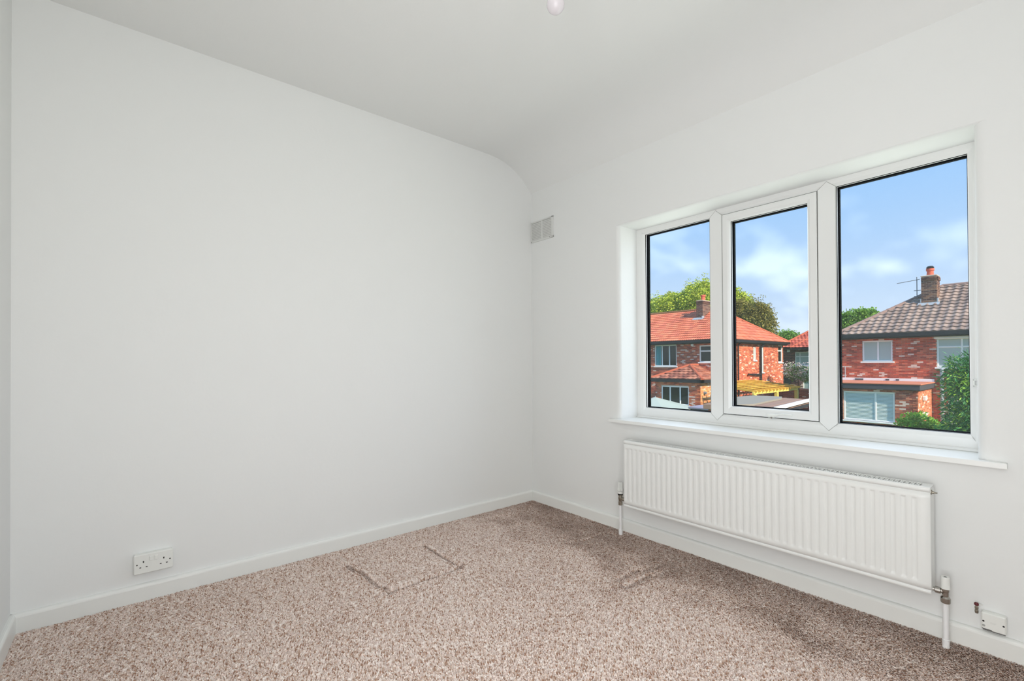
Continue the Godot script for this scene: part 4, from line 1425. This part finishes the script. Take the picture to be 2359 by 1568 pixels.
# ---------------------------------------------------------------- gardens
func _gardens() -> void:
	var g := put("ground", box_of(Vector3(-70, -3.0, -90), Vector3(40, -2.75, -0.3)), M.grass)
	g.set_meta("kind", "structure")
	g.set_meta("label", "grassy garden ground between the houses")
	# lean-to pergola of yellow timber along the side of the left house
	var p := thing("pergola", "yellow timber lean-to pergola against the sunny side wall of the left house", "pergola", Vector3(-9.2, -2.75, -25.5))
	var o := -p.position
	var z0 := -28.45
	var z1 := -22.55
	for k in 14:
		var z := lerpf(z1, z0, k / 13.0)
		var st := st_new()
		bev(st, Vector3(0.75 if z > -24.9 else 0.0, -0.06, -0.035), Vector3(2.85, 0.06, 0.035), 0.008, Transform3D(Basis(Vector3.BACK, -0.112), o + Vector3(-10.6, -0.20, z)))
		put("rafter", done(st), M.timber, p)
	for k in 7:
		var x := -10.4 + k * 0.36
		var st := st_new()
		bev(st, Vector3(x, -0.025, z0), Vector3(x + 0.2, 0.0, z1 if x > -9.9 else -25.0), 0.006, Transform3D(Basis(), o + Vector3(0, -0.105 - (x + 10.6) * 0.112, 0)))
		put("roof_board", done(st), M.timber, p)
	put("outer_beam", bev_mesh(o + Vector3(-7.98, -0.68, z0), o + Vector3(-7.88, -0.54, z1 + 0.1), 0.01), M.timber_pale, p)
	put("ledger", bev_mesh(o + Vector3(-10.6, -0.36, z0), o + Vector3(-10.5, -0.22, -25.0), 0.01), M.timber, p)
	for z in [-22.6, -25.4, -28.3]:
		put("post", bev_mesh(o + Vector3(-8.02, -2.75, z - 0.08), o + Vector3(-7.84, -0.68, z + 0.08), 0.01), M.timber_pale, p)

	# brick garden wall behind it
	var gw := thing("garden_wall", "low red brick garden wall behind the pergola posts", "wall", Vector3(-7, -2.75, -31.5))
	brick_wall(gw, "wall_body", Vector3(-3.6, 0, 0), Vector3.RIGHT, Vector2(6.6, 2.0), [], [lin(150, 66, 54), lin(166, 80, 62), lin(132, 58, 52)])

	# flat garage roof in front
	var r := thing("garage", "flat-roofed garage with brown boarded roof and white edge board below the middle pane", "garage", Vector3(-3.97, -2.75, -18.3))
	r.rotation.y = 0.105
	var st := st_new()
	brick_wall(r, "side_wall", Vector3(-0.35, 0, 4.8), Vector3.FORWARD, Vector2(4.7, 2.13), [], [lin(176, 96, 74), lin(160, 82, 64), lin(188, 112, 88)], 0.1)
	brick_wall(r, "end_wall", Vector3(-2.1, 0, 4.8), Vector3.RIGHT, Vector2(1.75, 2.13), [], [lin(176, 96, 74), lin(160, 82, 64), lin(188, 112, 88)], 0.1)
	box(st, Vector3(-2.1, 0, 0.1), Vector3(-0.46, 2.13, 4.68))
	put("inner_block", done(st), M.board, r)
	for k in 8:
		var x := -2.24 + k * 0.28
		put("roof_board", bev_mesh(Vector3(x, 2.13, 0), Vector3(x + 0.272, 2.29 + rng.randf() * 0.012, 4.9), 0.008), M.board, r)
	put("edge_board", bev_mesh(Vector3(0.0, 2.22, -0.03), Vector3(0.07, 2.34, 4.9), 0.008), M.frame, r)
	put("gutter", bev_mesh(Vector3(0.02, 2.08, 0.0), Vector3(0.12, 2.16, 4.9), 0.01), M.gutter, r)
	var ta := thing("roof_sheet", "grey felt sheet with ragged edge lying on the flat garage roof", "sheet", Vector3(-5.4, -0.44, -16))
	st = st_new()
	var poly := PackedVector2Array()
	for q in [[-5.75, 13.9], [-5.0, 13.2], [-4.5, 13.1], [-4.25, 13.9], [-4.4, 15.5], [-4.6, 17.2], [-4.9, 18.0], [-5.9, 17.9], [-6.1, 16.8]]:
		poly.append(Vector2(q[0] + 5.4 + rng.randf_range(-0.04, 0.04), q[1] - 16))
	prism(st, poly, -0.01, 0.05, Transform3D(Basis(Vector3.RIGHT, Vector3.FORWARD, Vector3.UP), Vector3.ZERO))
	put("sheet", done(st), M.tarp, ta)

	# parasol
	var u := thing("parasol", "pale grey-green garden parasol in front of the left house extension", "parasol", Vector3(-12.3, -2.75, -20.3))
	var m := 8
	for k in m:
		st = st_new()
		var a := TAU * k / m
		var b := TAU * (k + 1) / m
		var c0 := Vector3(0, 1.82, 0)
		var c1 := Vector3(cos(a) * 2.0, 1.30, sin(a) * 2.0)
		var c2 := Vector3(cos(b) * 2.0, 1.30, sin(b) * 2.0)
		tri(st, c0, c2, c1)
		tri(st, c0 - Vector3(0, 0.02, 0), c1 - Vector3(0, 0.02, 0), c2 - Vector3(0, 0.02, 0))
		quad(st, c1, c2, c2 - Vector3(0, 0.1, 0), c1 - Vector3(0, 0.1, 0))
		put("canopy_panel", done(st), M.parasol, u)
	st = st_new()
	tube(st, [Vector3.ZERO, Vector3(0, 1.88, 0)], 0.03, 8)
	put("pole", done(st), M.shed, u)

	# shed
	var s := thing("shed", "small grey flat-topped shed beside the left house extension", "shed", Vector3(-8.7, -2.75, -19.3))
	put("body", bev_mesh(Vector3(-0.55, 0, -0.7), Vector3(0.75, 1.5, 0.7), 0.02), M.shed, s)
	put("lid", bev_mesh(Vector3(-0.62, 1.5, -0.77), Vector3(0.82, 1.62, 0.77), 0.03), M.shed_top, s)


# ---------------------------------------------------------------- plants
func leaf_clump(n: int, size: float, slim: float, s: int, droop := 0.0) -> ArrayMesh:
	var r := RandomNumberGenerator.new()
	r.seed = s
	var st := st_new()
	for k in n:
		var d := Vector3(r.randf_range(-1, 1), r.randf_range(-0.7, 1), r.randf_range(-1, 1)).normalized()
		var c := d * size * r.randf_range(0.3, 1.1)
		d.y -= droop
		d = d.normalized()
		var x := d.cross(Vector3(r.randf_range(-1, 1), r.randf_range(-1, 1), r.randf_range(-1, 1))).normalized()
		var l := size * r.randf_range(0.5, 0.9)
		var w := l * slim
		var n_ := d.cross(x) * w * 0.3
		st.set_color(Color(1, 1, 1) * r.randf_range(0.6, 1.2))
		tri(st, c, c + d * l * 0.55 + x * w + n_, c + d * l)
		tri(st, c, c + d * l, c + d * l * 0.55 - x * w + n_)
	return done(st)


func crown(parent: Node, blobs: Array, count: int, clumps: Array, mat: Material, scale: float, called := "foliage") -> void:
	var total := 0.0
	for b in blobs:
		total += b[1].x * b[1].y
	var lists := []
	for k in clumps.size():
		lists.append([[], []])
	for b in blobs:
		var r: Vector3 = b[1]
		for k in int(count * r.x * r.y / total):
			var d := Vector3(rng.randfn(), rng.randfn(), rng.randfn()).normalized() * pow(rng.randf(), 0.28) * rng.randf_range(0.92, 1.1)
			var q := rng.randi() % clumps.size()
			lists[q][0].append(Transform3D(Basis(Vector3.UP, rng.randf() * TAU).scaled(Vector3.ONE * scale * rng.randf_range(0.6, 1.25)), b[0] + d * r))
			var v := rng.randf_range(0.75, 1.2)
			lists[q][1].append(Color(v * rng.randf_range(0.9, 1.12), v, v * rng.randf_range(0.7, 1.0)))
	for q in clumps.size():
		multi(called, parent, clumps[q], mat, lists[q][0], lists[q][1])


func trunk(parent: Node, h: float, r: float, limbs: Array) -> void:
	var st := st_new()
	lathe(st, [[r * 1.3, -0.1], [r, h * 0.2], [r * 0.75, h * 0.7], [r * 0.4, h]], 10)
	for l in limbs:
		tube(st, [Vector3(0, h * 0.6, 0), Vector3(0, h * 0.6, 0).lerp(l, 0.5) + Vector3(0, 0.2, 0), l], r * 0.28, 6)
	put("trunk", done(st), M.bark, parent)


func _trees() -> void:
	var broad := [leaf_clump(14, 0.34, 0.42, 1), leaf_clump(14, 0.34, 0.42, 2), leaf_clump(12, 0.4, 0.4, 3)]
	var t := thing("tree", "broad light green tree rising behind the orange roof in the left pane", "tree", Vector3(-23, -2.75, -41), "trees behind the houses")
	trunk(t, 8.5, 0.35, [Vector3(-4, 8.5, 0), Vector3(3.4, 9.0, 0), Vector3(2.2, 10.2, 0), Vector3(-1.5, 9.5, 0)])
	crown(t, [[Vector3(-4.2, 8.2, 0), Vector3(3.2, 2.2, 2.5)], [Vector3(-0.6, 8.8, 0), Vector3(2.6, 2.0, 2.5)], [Vector3(2.6, 9.0, 0), Vector3(2.4, 2.5, 2.5)], [Vector3(5.3, 8.0, 0), Vector3(1.9, 2.5, 2.0)]], 9000, broad, M.leaf_lime, 0.62)
	crown(t, [[Vector3(-3.5, 8.6, 0.3), Vector3(3.4, 2.5, 2.0)], [Vector3(2.8, 9.3, 0.3), Vector3(3.0, 2.9, 2.0)]], 700, broad, M.leaf_lime, 0.42, "outer_sprigs")
	t = thing("tree", "olive and purplish tree behind the hip of the orange roof in the middle pane", "tree", Vector3(-15.4, -2.75, -40), "trees behind the houses")
	trunk(t, 7.0, 0.25, [Vector3(1.2, 7.2, 0), Vector3(-1.2, 8, 0), Vector3(0.9, 8.4, 0)])
	crown(t, [[Vector3(-1.2, 7.4, 0), Vector3(1.3, 1.9, 1.3)], [Vector3(0.5, 6.7, 0), Vector3(1.3, 1.9, 1.3)], [Vector3(0.7, 8.3, 0.2), Vector3(0.5, 0.5, 0.5)]], 2600, broad, M.leaf_olive, 0.55)
	crown(t, [[Vector3(0.0, 7.4, 0.2), Vector3(2.0, 2.2, 1.3)]], 260, broad, M.leaf_olive, 0.42, "outer_sprigs")
	t = thing("tree", "small distant green tree low between the orange roofs in the middle pane", "tree", Vector3(-16.9, -2.75, -52), "trees behind the houses")
	trunk(t, 5.6, 0.2, [])
	crown(t, [[Vector3(0, 5.4, 0), Vector3(1.8, 1.6, 1.4)]], 900, broad, M.leaf_green, 0.6)
	t = thing("tree", "green treetop showing behind the left slope of the grey-brown roof", "tree", Vector3(-7.3, -2.75, -38.2), "trees behind the houses")
	trunk(t, 6.8, 0.25, [Vector3(0.8, 7.0, 0)])
	crown(t, [[Vector3(0, 6.1, 0), Vector3(1.5, 1.3, 1.4)], [Vector3(0.5, 6.8, 0), Vector3(0.8, 0.6, 0.8)]], 1600, broad, M.leaf_green, 0.55)
	# blossom tree before the far house
	t = thing("blossom_tree", "small tree with pale blossom in front of the distant house", "tree", Vector3(-8.75, -2.75, -31))
	trunk(t, 2.6, 0.06, [Vector3(0.3, 3.1, 0), Vector3(-0.4, 3.2, 0)])
	crown(t, [[Vector3(-0.25, 3.1, 0), Vector3(0.55, 0.55, 0.5)], [Vector3(0.3, 2.95, 0), Vector3(0.5, 0.6, 0.5)]], 110, broad, M.leaf_green, 0.36)
	crown(t, [[Vector3(-0.25, 3.15, 0.05), Vector3(0.62, 0.6, 0.55)], [Vector3(0.3, 3.0, 0.05), Vector3(0.55, 0.6, 0.55)]], 190, [leaf_clump(7, 0.3, 0.6, 9)], M.petal, 0.3, "blossom")
	# feathery evergreen at the right edge
	t = thing("evergreen", "tall feathery dark evergreen bush at the right edge of the right pane", "bush", Vector3(0.82, -2.75, -16))
	trunk(t, 3.6, 0.08, [])
	var slim := [leaf_clump(16, 0.3, 0.12, 21, 0.25), leaf_clump(16, 0.34, 0.10, 22, 0.35)]
	crown(t, [[Vector3(0.0, 1.2, 0), Vector3(0.62, 1.3, 0.6)], [Vector3(0.0, 2.5, 0), Vector3(0.58, 0.9, 0.55)], [Vector3(-0.05, 3.4, 0), Vector3(0.5, 0.5, 0.45)]], 1200, slim, M.leaf_conifer, 0.7)
	crown(t, [[Vector3(-0.25, 2.9, 0.3), Vector3(0.55, 0.9, 0.4)], [Vector3(-0.1, 1.2, 0.4), Vector3(0.55, 1.0, 0.4)]], 110, slim, M.leaf_shrub, 0.6, "young_sprays")
	t = thing("shrub", "bright yellow-green shrub at the foot of the right pane", "shrub", Vector3(-0.55, -2.75, -17))
	trunk(t, 1.4, 0.05, [])
	crown(t, [[Vector3(0, 1.5, 0), Vector3(0.55, 0.6, 0.5)], [Vector3(0.6, 1.25, 0), Vector3(0.5, 0.55, 0.5)]], 500, broad, M.leaf_shrub, 0.33)
